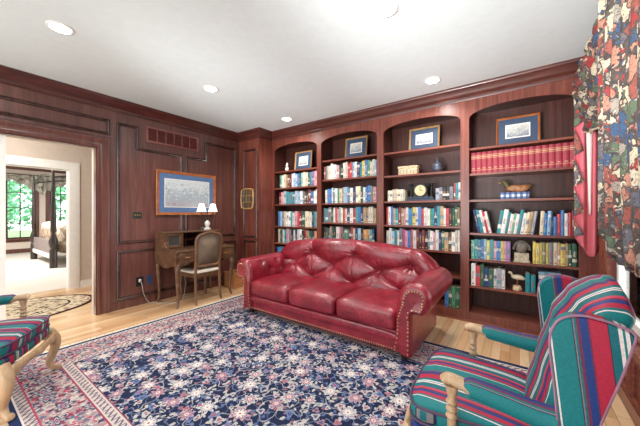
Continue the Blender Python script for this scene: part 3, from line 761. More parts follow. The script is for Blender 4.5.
def sw(t):
    for k in (-1,0,1): MB().box((.006,k*.03-.006,.03),(.014,k*.03+.006,.058)).build('toggle',M['brass'],t,smooth=False)
plate('light_switch','dark green light switch plate on the panelling left of the picture','light switch',1.65,1.195,.11,.085,M['darkgreen'],sw)
def ol(t):
    MB().box((.007,-.016,.06),(.016,.016,.1)).build('plug',M['white_paint'],t,bevel=.003,smooth=False)
    MB().box((.006,-.016,.018),(.009,.016,.05)).build('socket',M['black'],t,smooth=False)
plate('power_outlet','black power outlet with white plug low on the panelling','outlet',1.68,.255,.09,.13,M['black'],ol)
plate('cable_outlet','dark blue wall plate low beside the black outlet','wall plate',1.805,.265,.07,.125,M['blue_plate'],lambda t: MB().lathe([(.008,.006),(.008,.014),(.004,.016)],(0,0,.062),10,axis='x').build('socket',M['black'],t))

# ------------------------------------------------------------------ writing desk
DK=(-3.95,2.315,0)
t=thing('writing_desk','walnut writing desk with raised gallery and cabriole legs against left wall','desk',DK)
wm=M['desk']; hx0,hx1,hw=-.285,.30,.44   # back, front, half width (local: +x into the room)
MB().box((hx0,-hw-.012,.735),(hx1+.012,hw+.012,.765)).build('desktop',wm,t,bevel=.006,smooth=False)
def apron_front(y0,y1,zb,zm):
    n=14; top=[(y0,.735),(y1,.735)]; bot=[(y1+(y0-y1)*i/n, zb+(zm-zb)*math.sin(PI*i/n)**2) for i in range(n+1)]
    return [(y0,.735)]+bot[::-1]+[(y1,.735)]
mb=MB().prism(apron_front(-hw,hw,.545,.66),lambda p,q,d:(d,p,q),hx1-.03,hx1)
mb.build('apron',wm,t,bevel=.003,smooth=False)
for s in (-1,1):
    mb=MB().prism([(hx0,.735)]+[(hx0+(hx1-hx0)*i/12,.545+.035*math.sin(PI*i/12)*math.cos(PI*i/6)) for i in range(13)]+[(hx1,.735)],lambda p,q,d:(p,d,q),s*hw-.012,s*hw+.012); mb.build('side_apron',wm,t,smooth=False)
for y0,y1,z0 in ((-.40,-.19,.60),(-.17,.17,.665),(.19,.40,.60)):
    f=MB().box((hx1,y0,z0),(hx1+.012,y1,.725)).build('drawer',wm,t,bevel=.004,smooth=False)
    k=MB().tube([(hx1+.012,(y0+y1)/2-.03,.675),(hx1+.026,(y0+y1)/2-.02,.668),(hx1+.026,(y0+y1)/2+.02,.668),(hx1+.012,(y0+y1)/2+.03,.675)],.004,6).build('handle',M['brass'],f)
def cab_leg(x,y,sx,sy,z1,out=.045,r0=.034,r1=.014,foot=.02):
    pts=smooth_path([(x,y,z1),(x+sx*out*.5,y+sy*out*.5,z1-.07),(x+sx*out*.55,y+sy*out*.55,z1-.15),(x,y,z1*.45),(x-sx*out*.25,y-sy*out*.25,z1*.2),(x,y,.05),(x+sx*out*.6,y+sy*out*.6,.018),(x+sx*out*.8,y+sy*out*.8,.016)],5)
    n=len(pts); rad=[interp([0,.15,.35,.6,.8,.93,1],[r0*.9,r0,r0*.8,r1*1.15,r1,foot*.8,foot*.8],i/(n-1)) for i in range(n)]
    return MB().tube(pts,rad,10)
for sx,xx in ((-1,hx0+.03),(1,hx1-.03)):
    for sy in (-1,1): cab_leg(xx,sy*(hw-.03),.6 if sx>0 else .05,sy*.5,.60).build('leg',wm,t)
# gallery
gx0,gx1=hx0,hx0+.27; gz=1.0
MB().box((gx0,-hw-.01,gz-.02),(gx1+.015,hw+.01,gz)).build('gallery_top',wm,t,bevel=.006,smooth=False)
for s in (-1,1):
    sp=[(gx0,.765),(gx0,gz-.02),(gx1,gz-.02),(gx1,.86),(gx1+.01,.82)]+smooth_path([(gx1+.03,.80),(gx1+.09,.785),(gx1+.16,.767)],4)
    MB().prism(sp,lambda p,q,d:(p,d,q),s*hw-.012,s*hw+.012).build('gallery_side',wm,t,smooth=False)
MB().box((gx0,-hw,.765),(gx0+.012,hw,gz-.02)).build('gallery_back',M['case_back'],t,smooth=False)
for y in (-.19,.19): MB().box((gx0+.012,y-.008,.765),(gx1,y+.008,gz-.02)).build('partition',wm,t,smooth=False)
for s in (-1,1):
    y0,y1=sorted((s*.198,s*(hw-.012))); cy=(y0+y1)/2; hw2=(y1-y0)/2-.004
    ol_=[(-hw2,.77),(hw2,.77),(hw2,gz-.024),(-hw2,gz-.024)]
    d=MB().sweep([(cy+p,q) for p,q in ol_],[(0,0),(0,.016),(.03,.016),(.036,.008),(.036,0)],True,lambda y,z,h:(gx1-.012+h,y,z)).build('cabinet_door',wm,t)
    MB().box((gx1-.010,cy-hw2+.03,.80),(gx1-.006,cy+hw2-.03,gz-.054)).build('door_pane',plain('smoky_glass',(70,66,64),.12),d,smooth=False)
mb=MB()
for y in (-.12,.12): mb.box((gx0+.012,y-.004,.765),(gx1-.05,y+.004,gz-.02))
mb.box((gx0+.012,-.18,.87),(gx1-.05,.18,.878)); mb.build('pigeonhole',M['case_back'],t,smooth=False)

# desk chair (local +x = towards the back rest)
t=thing('side_chair','walnut side chair with cane back and cream seat drawn up to the desk','chair',(-3.80,2.31,0))
cm=M['desk_chair']
MB().sell((-.02,0,.445),(.215,.225,.03),.6,.35,10,30,post=lambda p:(p[0],p[1]*(1.0-.22*p[0]),p[2])).build('seat_cushion',M['cream'],t)
ring=[(-.235,-.22),(.17,-.185),(.17,.185),(-.235,.22)]
MB().sweep(ring,[(0,.365),(0,.415),(.03,.42),(.03,.36)],True,lambda p,q,h:(p,q,h)).build('seat_rail',cm,t)
for s in (-1,1):
    cab_leg(-.20,s*.19,-.6,s*.5,.40,.03,.028,.013,.018).build('leg',cm,t)
    MB().tube(smooth_path([(.165,s*.185,.42),(.175,s*.187,.3),(.178,s*.187,.18),(.19,s*.19,.06),(.205,s*.195,0.0)],4),[interp([0,1],[.022,.014],i/16) for i in range(17)],8).build('leg',cm,t)
def bkx(z): return .165+.06*((z-.42)/.55)**1.3 if z>.42 else .165
fr=[]
for i in range(40):
    q=2*PI*i/40; y=.2*math.copysign(abs(math.cos(q))**.28,math.cos(q)); z=.735+.215*math.copysign(abs(math.sin(q))**.28,math.sin(q))
    if z>.9: z+=.05*math.cos(y/.2*PI/2)**1.5
    y*= .93+.07*(z-.5)/.45
    fr.append((bkx(z),y,z))
MB().tube(fr+[fr[0]],(.021),8,caps=False).build('back_frame',cm,t)
mb=MB(); n=len(fr); cpt=(bkx(.73),0,.73); mb.add([cpt]+[(x,y*.98,z) for x,y,z in fr],[(0,i+1,(i+1)%n+1) for i in range(n)]); mb.build('cane_panel',M['cane'],t,solid=.006)
for s in (-1,1): MB().tube([(bkx(.42),s*.185,.42),(bkx(.56),s*.187,.57)],.02,8).build('back_post',cm,t)

# two-arm lamp on the gallery
t=thing('table_lamp','two-arm lamp with white porcelain body and two white shades on desk','lamp',(-4.10,2.60,1.0005))
MB().lathe([(.055,0),(.06,.008),(.045,.02),(.05,.03),(.02,.04)],(0,0,0),18).build('base',M['porcelain'],t)
MB().lathe([(.02,.04),(.032,.06),(.042,.09),(.038,.12),(.018,.14),(.012,.15)],(0,0,0),16).build('body',M['porcelain'],t)
MB().lathe([(.012,.15),(.008,.16),(.008,.26),(.014,.27),(.004,.285)],(0,0,0),10).build('stem',M['dark_bronze'],t)
for s in (-1,1):
    MB().tube(smooth_path([(0,0,.17),(0,s*.04,.155),(0,s*.085,.175),(0,s*.1,.22),(0,s*.1,.30)],5),.006,7).build('arm',M['dark_bronze'],t)
    mb=MB(); pr=[(.075,.29),(.066,.31),(.05,.36),(.04,.40),(.036,.42)]
    mb.grid(lambda u,v:(lambda r,z:(r*math.cos(2*PI*u),s*.1+r*math.sin(2*PI*u),z))(*pr[int(round(v*4))]),20,5,cu=True); mb.build('lamp_shade',M['shade'],t,solid=.003)

mb=MB().tube(smooth_path([tuple(Vector(p)-Vector((-4.10,2.60,1.0005))) for p in [(XL+.02,1.68,.335),(XL+.06,1.685,.29),(XL+.05,1.71,.16),(XL+.06,1.76,.04),(XL+.10,1.82,.006),(XL+.3,1.98,.006),(XL+.33,2.1,.01),(XL+.24,2.2,.2),(XL+.1,2.28,.36),(XL+.035,2.5,.7),(XL+.035,2.58,1.012),(-4.15,2.6,1.01)]],8),.006,7)
mb.build('power_cord',M['cord'],t)
# wooden box under the right of the desk
t=thing('wooden_box','tan wooden box on the floor between the desk and sofa','box',(-4.0,3.09,0))
mb=MB(); mb.box((-.13,-.15,0),(.13,.15,.012)).box((-.13,-.15,.012),(-.118,.15,.25)).box((.118,-.15,.012),(.13,.15,.25)).box((-.118,-.15,.012),(.118,-.138,.25)).box((-.118,.138,.012),(.118,.15,.25))
mb.build('body',M['box_wood'],t,smooth=False,bevel=.003)
MB().sweep([(-.13,-.15),(.13,-.15),(.13,.15),(-.13,.15)],[(-.008,.235),(-.008,.262),(.014,.262),(.014,.235)],True,lambda p,q,h:(p,q,h)).build('rim',M['box_wood'],t,smooth=False)

# ------------------------------------------------------------------ rugs
t=thing('area_rug','large navy floral oriental rug with rose border on the oak floor','rug',(RX0,RY0,0))
MB().box((0,0,0),(RX1-RX0,RY1-RY0,.007)).build('pile',M['rug'],t,smooth=False)
mb=MB(); n=150
for i in range(n):
    y=(RY1-RY0)*(i+.5)/n; dy=rnd.uniform(-.008,.008); w=.006
    for xe,s in ((0,-1),(RX1-RX0,1)):
        mb.add([(xe,y-w,.003),(xe,y+w,.003),(xe+s*.055,y+dy+w,.0015),(xe+s*.055,y+dy-w,.0015),(xe,y,.007),(xe+s*.05,y+dy,.004)],[(0,1,5,4),(1,2,5),(2,3,5),(3,0,4,5)])
tag(mb.build('fringe',M['fringe'],t,smooth=False,flipfix=False),kind='stuff')
tag(MB().box((-.012,0,0),(0,RY1-RY0,.0075)).build('binding',M['fringe'],t,smooth=False))
OX,OY,oax,oay=-5.27,.35,.65,1.1
mb=MB(); mb.prism([(oax*math.cos(2*PI*i/72),oay*math.sin(2*PI*i/72)) for i in range(72)],lambda p,q,d:(p,q,d),0,.008)
o=mb.build('oval_rug',oval_mat(oax,oay),smooth=False); o.location=(OX,OY,0); tag(o,'oval black and cream floral rug on the hall floor beyond the doorway','rug')

# ------------------------------------------------------------------ sofa (local: x along, y 0 at the front, z up)
SZ=.0075
t=thing('sofa','oxblood leather camelback sofa with tufted back and rolled arms','sofa',(-1.79,2.31,SZ))
lm=M['leather']
MB().box((-1.03,.03,.055),(1.03,.92,.24)).build('base',M['leather2'],t,bevel=.012)
mb=MB().sell((0,.032,.192),(.945,.03,.042),.5,.12,10,40); mb.build('front_rail',lm,t)
for i in range(3):
    cx=-.623+.623*i
    def crown(p,cx=cx):
        k=max(0,1-((p[0]-cx)/.31)**2)*max(0,1-((p[1]-.30)/.32)**2)
        return (p[0],p[1],p[2]+(.022*k if p[2]>.33 else 0)-(.012*((p[0]-cx)/.31)**8 if p[2]>.33 else 0))
    MB().sell((cx,.305,.335),(.3135,.325,.102),.34,.2,22,44,post=crown).build('seat_cushion',lm,t)
TBP=[]
for m in range(-6,7):
    for n_ in range(-6,7):
        p=2*m-.5; q=2*n_-.5; a=(p+q)/2; b=(p-q)/2; vv=.30+.175*b
        if .05<vv<.56 and abs(a*.33)<1.0: TBP.append((a*.33,vv))
def Ttop(x):
    ax=abs(x); z=.925-.07*(ax/.9)**2.2
    if ax>.88: z-= .17*((ax-.88)/.27)**2
    return z
def back_f(u,v):
    x=-1.14+2.28*u; T=Ttop(x); ed=max(0,(abs(x)-.95)/.19)
    pts=[(.56,.34),(.60,.44),(.645,.58),(.675,T-.2),(.67,T-.12),(.685,T-.05),(.74,T-.008),(.80,T),(.87,T-.03),(.915,T-.11),(.925,T-.25),(.925,.36),(.925,.07)]
    P=BP(pts); y,z=P(v)
    # tufting on the front face
    if v<.58:
        vv=v/.58
        w=min(1,vv*6)*(1 if vv<.50 else max(0,1-(vv-.50)/.52)**1.1)
        a=x/.33; b=(vv-.30)/.175
        p=a+b; q=a-b
        s1=abs(math.sin(PI*(p*.5+.25)));
        if vv>.475: bq=1.0; p=a+bq; q=a-bq; s1=abs(math.sin(PI*(p*.5+.25)))
        s2=abs(math.sin(PI*(q*.5+.25)))
        d=(.074*(s1*s2)**.42-.04)
        for bx,bv in TBP:
            ddx=x-bx; ddz=(vv-bv)*.72; r2=ddx*ddx+ddz*ddz
            if r2<.05:
                th=math.atan2(ddz,ddx); r=math.sqrt(r2)
                d-= .032*math.exp(-r2/.0018); d+= .0045*math.cos(9*th+bx*7)*math.exp(-((r-.06)/.045)**2)
        d*=w*(1-min(1,ed))
        ny,nz=-.93,.36
        y+=ny*d; z+=nz*d*.6
    if z<.66: x*=1-.085*min(1,(.66-z)/.14)
    y+= .02*ed*ed; 
    return (x,y,z)
_bpc={}
def BP(pts):
    key=round(pts[3][1],5)
    if key not in _bpc:
        _bpc[key]=smooth_path(pts,10)
    S=_bpc[key]
    def f(v):
        q=v*(len(S)-1); i=min(int(q),len(S)-2); r=q-i
        return (S[i][0]*(1-r)+S[i+1][0]*r, S[i][1]*(1-r)+S[i+1][1]*r)
    return f
mb=MB(); NU,NV=300,140
mb.grid(back_f,NU,NV)
for e in (0,NU-1): mb.f.append(tuple(e*NV+j for j in range(NV))); mb.m.append(0)
back=mb.build('backrest',lm,t)
# buttons sit where the tufting meets (both sines zero)
def btn(c,n,name='button',r=.013,par=None):
    b=MB().sell((0,0,0),(r,r*.45,r),1,1,8,12).build(name,M['leather2'],par or t); b.location=c; return b
TB=[(x,vv*.58) for x,vv in TBP]
for x,v in [q for q in TB if q[1]>.12]:
    c=back_f((x+1.14)/2.28,v); btn((c[0],c[1]-.006,c[2]),0)
# arms
def arm_prof():
    P=[(.90,.10),(.925,.24),(.928,.36),(.932,.47),(.945,.56),(.975,.622),(1.03,.664),(1.095,.676),(1.16,.662),(1.203,.62),(1.222,.565),(1.212,.495),(1.18,.44),(1.135,.412),(1.09,.418),(1.068,.40),(1.064,.33),(1.063,.2),(1.063,.058)]
    return smooth_path(P,4)
AP=arm_prof(); acx,acz=1.0,.40
def inset(P,d):
    out=[]
    n=len(P)
    for i in range(n):
        a=Vector(P[max(0,i-1)]); b=Vector(P[min(n-1,i+1)]); tdir=(b-a).normalized(); nn=Vector((tdir.y,-tdir.x))
        kk=.4+.6*min(1,max(0,(P[i][1]-.36)/.14)); out.append((P[i][0]+nn.x*d*kk,P[i][1]+nn.y*d*kk))
    return out
ABT=[(.22,.60),(.50,.60),(.36,.50)]
for s in (-1,1):
    mb=MB(); rows=[]
    ys=[(-.012,.058),(-.014,.05),(-.004,.03),(.012,.010),(.034,0)]+[(.04+.03*i,0) for i in range(28)]
    n=len(AP); V=[];F=[]
    for yi,(y,d) in enumerate(ys):
        Q=inset(AP,d) if d else AP
        for (px,pz) in Q:
            lift=.01*max(0,y-.1)/.75 if pz>.42 else 0
            dx=0
            if px<.98 and .4<pz<.68:
                for by,bz in ABT: dx+= .03*math.exp(-(((y-by)/.045)**2+((pz-bz)/.04)**2))
                dx-= .012*(1-math.exp(-((y-.36)/.3)**2))*0
            V.append((s*(px+dx),y,pz+lift))
    for i in range(len(ys)-1):
        for k in range(n-1):
            a=i*n+k; F.append((a,a+1,a+n+1,a+n))
    F.append(tuple(range(n))); F.append(tuple(range((len(ys)-1)*n,len(ys)*n)))
    mb.add(V,F); arm=mb.build('arm',lm,t)
    for by,bz in ABT[:2]:
        o=btn((s*(.95+.012),by,bz+.01*max(0,by-.1)/.75),0,par=t); o.rotation_euler=(0,0,PI/2)
    # nail heads outlining the scroll panel
    mb=MB(); Q=inset(AP,.062); acc=0; last=None
    for (px,pz) in Q:
        if pz<.07: last=None; continue
        if last is None: last=(px,pz); acc=.0
        dd=math.hypot(px-last[0],pz-last[1]); acc+=dd; last=(px,pz)
        if acc>=.021 or dd==0:
            acc=0; mb.sell((s*px,-.0145,pz),(.0075,.005,.0075),1,1,6,8)
    tag(mb.build('nailhead_trim',M['nail'],t),kind='stuff')
mb=MB()
for i in range(86):
    x=-1.0+2.0*i/85; mb.sell((x,.030,.078),(.0075,.005,.0075),1,1,6,8)
tag(mb.build('nailhead_trim',M['nail'],t),kind='stuff')
for sx in (-1,1):
    for y,dz in ((.07,0),(.86,-SZ)):
        MB().lathe([(.022,dz),(.034,.02),(.03,.04),(.038,.075)],(sx*.985,y,0),14).build('foot',M['dark_post'],t)

# ------------------------------------------------------------------ wing chair (local: +x forward, +y left)
def wing_chair():
    t=thing('wing_armchair','striped open-arm wing chair in front of the rightmost bookcase bay','armchair',(-.1,1.49,.0075),PI)
    S=M['stripe']; pw=M['pale_wood']; st=lambda p:p[1]+.02
    def taper(p):
        k=1.0+.16*(p[0]-.1)/.26
        bow=.035*(1-(p[1]/.32)**2) if p[0]>.1 else 0
        return (p[0]+bow*max(0,(p[0]-.1)/.24),p[1]*k,p[2])
    cr=lambda p:(lambda q:(q[0],q[1],q[2]+(.02*max(0,1-(q[0]-.1)**2/.07)*max(0,1-(q[1]/.3)**2) if q[2]>.42 else 0)))(taper(p))
    MB().sell((.062,0,.415),(.222,.285,.048),.42,.26,18,56,attr=lambda p:p[1]+.02+.35*(.44-p[2])*(1 if p[0]>.27 else 0),post=cr).build('seat_cushion',S,t)
    MB().sell((.056,0,.338),(.226,.29,.038),.3,.22,12,56,attr=lambda p:p[1]+.05,post=taper).build('seat_base',S,t)
    def ringp(z,kx=1.0):
        out=[]
        for j in range(60):
            q=2*PI*j/60; sp=lambda w,e: math.copysign(abs(w)**e,w)
            out.append(taper((.06+.226*kx*sp(math.cos(q),.3),.288*kx*sp(math.sin(q),.3),z)))
        return out
    for z in (.445,.385):
        r=ringp(z); MB().tube(r+[r[0]],.006,6,caps=False).build('piping',M['piping'],t)
    # carved rail
    for side in ('front','left','right'):
        mb=MB(); n=16
        if side=='front':
            f=lambda u,v:(.30+.035*(1-(2*u-1)**2)+.006*math.sin(PI*v), (2*u-1)*.30, .315-(.055+.03*math.cos(4*PI*u)*.5+.02*math.cos(2*PI*u))*v)
        else:
            s=1 if side=='left' else -1
            f=lambda u,v,s=s:(-.17+.455*u, s*(.262+.045*u+.004*math.sin(PI*v)), .315-(.05+.015*math.cos(2*PI*u))*v)
        mb.grid(f,24,5); mb.build('seat_rail',pw,t,solid=.024)
    for s in (-1,1):
        # front cabriole leg with scroll foot
        pts=smooth_path([(.275,s*.27,.33),(.305,s*.29,.27),(.312,s*.295,.20),(.29,s*.28,.12),(.285,s*.275,.07),(.305,s*.29,.035),(.33,s*.305,.029),(.34,s*.31,.034)],5)
        n=len(pts); MB().tube(pts,[interp([0,.15,.35,.6,.75,.9,1],[.036,.038,.03,.022,.019,.024,.016],i/(n-1)) for i in range(n)],12).build('leg',pw,t)
        pts=smooth_path([(-.17,s*.24,.33),(-.18,s*.24,.2),(-.22,s*.245,.08),(-.27,s*.25,.008)],5); n=len(pts)
        MB().tube(pts,[interp([0,1],[.028,.018],i/(n-1)) for i in range(n)],8).build('leg',pw,t)
        # arm: turned post, wooden hand rest, striped pad
        p=MB().lathe([(.024,.30),(.024,.38),(.017,.40),(.017,.455),(.023,.465),(.015,.478),(.022,.492),(.015,.505),(.022,.52),(.014,.535),(.02,.56),(.024,.585)],(.115,s*.305,0),14).build('arm_post',pw,t)
        mb=MB().tube(smooth_path([(.03,s*.305,.588),(.08,s*.305,.602),(.125,s*.306,.608),(.145,s*.307,.596)],5),[(.026,.022)]*12+[(.024,.020)]*4,12); mb.build('arm_rest',pw,t)
        pts=smooth_path([(.055,s*.305,.594),(.04,s*.305,.598),(-.05,s*.308,.592),(-.14,s*.312,.585),(-.20,s*.315,.585)],6); n=len(pts)
        MB().tube(pts,[interp([0,.06,.2,1],[.012,.03,.036,.042],i/(n-1)) for i in range(n)],16,attr=lambda u,v:.10*abs(((v+.25)%1)-.5)*2-.028).build('arm_pad',S,t)
    # back : closed shell, front face leaning, round crest
    def half(z):   # half width of the back
        if z<.83: return .285+.01*(z-.4)/.43
        q=min(1,max(0,(z-.83)/.185)); return .295*(1-q**2.6)**.5*.98+.004
    def fx(z): return interp([.36,.50,.65,.84,.93,1.015],[-.125,-.142,-.18,-.23,-.28,-.365],z)
    def rx(z): return interp([.36,.50,.65,.84,.93,1.015],[-.235,-.262,-.295,-.36,-.405,-.385],z)
    mb=MB(); NZ,NW=40,44
    def bf(u,v):
        z=.34+.674*(1-(1-u)**1.35); q=2*PI*v; hw=half(z); sp=lambda w,e: math.copysign(abs(w)**e,w)
        c=(fx(z)+rx(z))/2; r=max(.012,(fx(z)-rx(z))/2)
        return (c+r*sp(math.cos(q),.55)+(.02*max(0,math.cos(q))*(1-(sp(math.sin(q),.5))**2) if z<1 else 0), hw*sp(math.sin(q),.5), z)
    mb.grid(bf,NZ,NW,cv=True,attr=lambda u,v:bf(u,v)[1]+.02)
    o0=0; mb.f.append(tuple(range(NW))); mb.m.append(0); mb.f.append(tuple(range((NZ-1)*NW,NZ*NW))); mb.m.append(0)
    mb.build('backrest',S,t)
    # wings
    W=[(-.205,.565),(-.196,.62),(-.19,.70),(-.182,.79),(-.178,.86),(-.185,.905),(-.208,.94),(-.25,.957),(-.29,.955),(-.33,.945),(-.362,.928),(-.358,.89),(-.33,.77),(-.295,.64),(-.27,.545)]
    for s in (-1,1):
        PW=[(p,q-.012*max(0,min(1,(q-.7)/.15))) for p,q in smooth_path(W+[W[0]],5)[:-1]]; n=len(PW)
        cx=sum(p[0] for p in PW)/n; cz=sum(p[1] for p in PW)/n
        layers=[(.292,.90),(.288,.97),(.300,1.0),(.325,1.0),(.343,.985),(.350,.95),(.353,.6)]
        mb=MB(); V=[];F=[];A=[]
        for (yy,k) in layers:
            for (px,pz) in PW:
                fl=.03*max(0,min(1,(-.20-px+.06)/.1)) if False else 0
                q=(cx+(px-cx)*k, s*yy, cz+(pz-cz)*k); V.append(q); A.append(-q[0]-.18-.02+.10*(q[2]-.75))
        for i in range(len(layers)-1):
            for k in range(n): a=i*n+k; b=i*n+(k+1)%n; F.append((a,b,b+n,a+n))
        F.append(tuple(range(n))); F.append(tuple(range((len(layers)-1)*n,len(layers)*n)))
        mb.add(V,F,0,A); w=mb.build('wing',S,t)
        MB().tube([(px,s*.346,pz) for px,pz in PW]+[(PW[0][0],s*.346,PW[0][1])],.0038,6,caps=False).build('piping',M['piping2'],w)
    return t
wc=wing_chair()
wl=copy_tree(wc); ang=math.atan2(.85,.53); wl.rotation_euler=(0,0,ang); wl.location=(-2.929,.158,.0075)
wl['label']='striped open-arm chair at the left frame edge facing the sofa'
for o in (wc,wl): o['group']='striped wing chairs'

# ------------------------------------------------------------------ curtains on the right wall
t=thing('curtain_panel','long floral drape hanging from the crown at the right window','curtain',(.45,2.0,0))
T0=Vector((.45,2.0,0))
def cp(u,v):
    y=2.50-1.45*u; zt=2.62
    zb=interp([0,.05,.12,.3,.5,1],[1.16,1.08,1.02,.99,.96,.96],u)
    z=zt+(zb-zt)*v; amp=.038*(1-.75*min(1,max(0,u-.22)/.15)); 
    x=.455-.05*v*0-amp*math.sin(u*2*PI*13+.5*math.sin(v*3))-.012*math.sin(u*40)-.02*math.sin(PI*v)*min(1,u*5)
    if v>.9: x+=.0
    return tuple(Vector((x,y,z))-T0)
mb=MB().grid(cp,180,40); mb.build('fabric',M['drape'],t,solid=.006)
mb=MB().tube([tuple(Vector(cp(u/60,1.0))+Vector((0,0,-.004))) for u in range(61)],.006,6); mb.build('hem',M['drape'],t)
t=thing('swag_valance','gathered floral swag at the top left of the right window','valance',(.46,3.2,2.0)); T1=Vector((.46,3.2,2.0))
def sw_(u,v):
    y=3.47-.98*u; zt=2.625; zb=interp([0,.12,.35,.6,1],[2.22,1.98,1.92,1.9,1.93],u)
    z=zt+(zb-zt)*v; q=(v-.15*u)
    x=.47-.05*math.sin(PI*v)-.018*math.sin((q*6+u*3.5)*2*PI)-.02*math.sin(u*2*PI*3)*(1-v)
    return tuple(Vector((x,y,z))-T1)
MB().grid(sw_,70,50).build('fabric',M['drape'],t,solid=.006)
MB().tube([tuple(Vector(sw_(u/40,1.0))) for u in range(41)],.009,6).build('trim_cord',M['stone'],t)
# cascading jabot with pink lining
t=thing('jabot','zigzag jabot with floral edge and pink lining beside the bookcase','curtain',(.465,3.33,.9)); T2=Vector((.44,3.33,.9))
mb=MB()
def jb(u,v):
    x=.372+.16*u; zb=interp([0,.3,.62,.8,1],[1.06,.97,.885,.89,.93],u); z=2.25+(zb-2.25)*v
    return tuple(Vector((x,3.33+.022*math.sin(u*2*PI*2.2)+.01*v,z))-T2)
mb.grid(jb,40,30); mb.build('lining',M['pink'],t,solid=.004)
mb=MB().grid(lambda u,v:tuple(Vector((.440+(.050-.036*v)*u+.024*v,3.312-.012*math.sin(PI*u)+.006*v,2.2+(1.25-2.2)*v))-T2),8,20); mb.build('highlight_fold',M['lining_highlight'],t,solid=.003)  # tapering strip, carries the lining's highlight as colour
zs=[(2.28,2.02),(2.0,1.77),(1.74,1.5),(1.47,1.24),(1.21,1.06)]
for k,(z0,z1) in enumerate(zs):
    zm=z0*.25+z1*.75-.02; xr=.43
    mb=MB(); n=8
    def fl(u,v):
        # triangle: wide at the left edge, apex to the right
        za=z0+(zm-z0)*u; zc=z1+(zm-z1)*u
        return tuple(Vector((.366+(xr-.366)*u, 3.305-.02*math.sin(PI*u)-.004*k, za+(zc-za)*v))-T2)
    mb.grid(fl,10,8); mb.build('pleat',M['drape'],t,solid=.004)

# ------------------------------------------------------------------ ceiling lights
LP=[(-2.97,.60,'nearest the left doorway'),(-2.97,1.93,'above the floor before the desk'),(-2.96,3.24,'nearest the leftmost bookcase bay'),(-.785,1.92,'above the near striped wing chair'),(-.785,3.24,'in front of the third bookcase bay')]
for i,(x,y,lab) in enumerate(LP):
    t=thing('ceiling_light','round recessed ceiling light %s'%lab,'ceiling light',(x,y,ZC),0,'recessed ceiling lights')
    MB().lathe([(.066,-.001),(.068,-.006),(.084,-.006),(.09,-.001)],(0,0,0),28).build('trim_ring',M['ringwhite'],t)
    MB().lathe([(.066,-.0085),(.066,-.007)],(0,0,0),28).build('lens',M['lens'],t,smooth=False)
    L=bpy.data.lights.new('downlight','SPOT'); L.energy=34; L.spot_size=math.radians(150); L.spot_blend=.6; L.shadow_soft_size=.08; L.color=(1,.97,.92)
    lo=bpy.data.objects.new('downlight',L); COL.objects.link(lo); lo.location=(x,y,ZC-.03)

# ------------------------------------------------------------------ bedroom contents
t=thing('four_poster_bed','dark four-poster bed with patterned cover in the far bedroom','bed',(-9.84,2.7,0)); TB_=Vector((-9.84,2.7,0))
bp_=[(.07,0),(.07,.42),(.05,.45),(.075,.5),(.085,.62),(.05,.74),(.035,.8),(.055,.86),(.05,1.2),(.036,1.7),(.03,1.75),(.045,1.8),(.034,1.9),(.022,2.22),(.03,2.25),(.006,2.3)]
for x,y in ((-10.92,1.66),(-8.77,1.65),(-10.92,3.75),(-8.77,3.75)):
    MB().lathe(bp_,tuple(Vector((x,y,0))-TB_),14).build('post',M['dark_post'],t)
MB().box((-.99,-1.06,.28),(.99,-1.0,.62)).build('footboard',plain('grey_footboard',(128,116,114),.4),t,bevel=.01)
MB().box((-1.0,-1.08,.20),(1.0,-.98,.30)).build('rail',M['white_paint'],t,bevel=.01)
MB().tube(smooth_path([(-1.08,-1.05,2.1),(-.5,-1.05,2.2),(0,-1.05,2.24),(.5,-1.05,2.2),(1.07,-1.05,2.1)],6),.018,8).build('canopy_rail',M['dark_post'],t)
for x in (-1.08,1.07): MB().tube(smooth_path([(x,-1.05,2.1),(x,-.4,2.22),(x,.4,2.22),(x,1.05,2.1)],6),.018,8).build('canopy_rail',M['dark_post'],t)
MB().sell((0,.02,.62),(1.03,1.0,.36),.35,.2,14,36).build('bed_cover',M['bedcover'],t)
MB().sell((0,-.55,.93),(.95,.42,.13),.6,.4,12,30).build('blanket',M['cream'],t)
for k,(a,b) in enumerate(BW[:2]):
    def vf(u,v,a=a,b=b):
        y=a-.18+(b-a+.36)*u; q=abs(2*u-1); zt=2.50; zb=2.32-.42*q**1.3-.03*math.cos(u*PI*12)
        return (XW+.10+.03*math.sin(u*2*PI*8)+.02*math.sin(v*18),y,zt+(zb-zt)*v)
    o=MB().grid(vf,60,16).build('window_valance',M['beddrape'],solid=.006,origin='base')
    tag(o,['grey patterned swag valance over the left bedroom window','grey patterned swag valance over the bedroom window behind bedposts'][k],'valance','bedroom window valances')

# ------------------------------------------------------------------ outdoors beyond the bedroom
struct(MB().box((-40,-25,-.45),(XW-.13,25,-.4)).build('ground_lawn',M['lawn'],smooth=False))
def tree(x,y,h,r,lab):
    t=thing('tree',lab,'tree',(x,y,-.4),0,'trees outside the bedroom windows')
    MB().tube([(0,0,0),(.05,.02,h*.3),(0,.05,h*.6)],[.16,.12,.07],8).build('trunk',M['bark'],t)
    mb=MB(); q=random.Random(int(x*10+y))
    for i in range(1500):
        a=q.uniform(0,2*PI); c=q.uniform(-1,1); rr=r*q.uniform(.45,1)**.5; p=Vector((rr*math.sqrt(1-c*c)*math.cos(a),rr*math.sqrt(1-c*c)*math.sin(a),h*.55+rr*c*1.15))
        if p.z<.15: continue
        d1=Vector((q.gauss(0,1),q.gauss(0,1),q.gauss(0,1))).normalized()*.16; d2=d1.cross(Vector((q.gauss(0,1),q.gauss(0,1),q.gauss(0,1)))).normalized()*.1
        mb.add([p-d1,p+d2,p+d1,p-d2],[(0,1,2,3)])
    mb.build('crown',M['foliage'],t,smooth=False,flipfix=False)
tree(-18,.6,4.6,1.8,'green leafy tree seen through the left bedroom window')
tree(-20,5.2,5.0,2.3,'green leafy tree seen through the bedroom window behind bedposts')
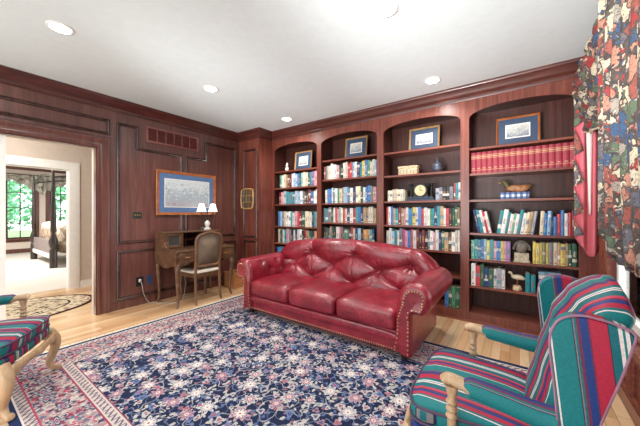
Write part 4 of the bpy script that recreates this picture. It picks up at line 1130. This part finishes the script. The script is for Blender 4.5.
tree(-25.5,2.6,6.5,2.6,'green tree standing farther back between the other two')

# ------------------------------------------------------------------ light and camera
w=bpy.data.worlds.new('sky'); scene.world=w; w.use_nodes=True
bg=w.node_tree.nodes['Background']; bg.inputs[0].default_value=(.95,.98,1.0,1); bg.inputs[1].default_value=1.7
def area(name,loc,size,e,rot,col=(1,1,1)):
    L=bpy.data.lights.new(name,'AREA'); L.shape='RECTANGLE'; L.size=size[0]; L.size_y=size[1]; L.energy=e; L.color=col
    o=bpy.data.objects.new(name,L); COL.objects.link(o); o.location=loc; o.rotation_euler=rot; return o
area('hall_fill_light',(-5.2,.5,2.70),(.5,.5),16,(0,0,0),(1,.95,.88))  # added fill, no fixture here, brightens the hall
area('bedroom_fill_light',(-9.5,.3,2.70),(1.2,1.2),110,(0,0,0),(1,.97,.93))  # unseen area light put in to brighten the bedroom
def upspot(loc,aim,e,deg):  # added unseen spots behind the camera, even out the ceiling brightness
    L=bpy.data.lights.new('bounce_spot','SPOT'); L.energy=e; L.spot_size=math.radians(deg); L.spot_blend=1; L.shadow_soft_size=.35; L.color=(1,1,1)
    o=bpy.data.objects.new('bounce_spot',L); COL.objects.link(o); o.location=loc
    o.rotation_euler=(Vector(aim)-Vector(loc)).to_track_quat('-Z','Y').to_euler()
upspot((-1.0,-1.1,1.0),(-.1,2.9,2.74),520,48)
upspot((-2.0,-1.1,1.0),(-2.7,2.9,2.74),130,46)
upspot((-2.2,-1.1,1.0),(-3.0,3.1,2.74),150,34)
upspot((-1.4,-1.1,1.0),(-1.5,3.0,2.74),70,36)
cam=bpy.data.cameras.new('camera'); cam.sensor_width=36; cam.lens=278.6/640*36; cam.clip_start=.05; cam.shift_y=.4/640
co=bpy.data.objects.new('camera',cam); COL.objects.link(co); co.location=(0,0,1.262); co.rotation_euler=(PI/2,0,math.radians(35.6)); scene.camera=co
scene.view_settings.view_transform='Standard'; scene.view_settings.look='None'; scene.view_settings.gamma=1; scene.view_settings.use_curve_mapping=False
scene.view_settings.exposure=1.02
scene.cycles.use_denoising=True; scene.cycles.max_bounces=8; scene.cycles.transparent_max_bounces=12; scene.cycles.sample_clamp_indirect=6
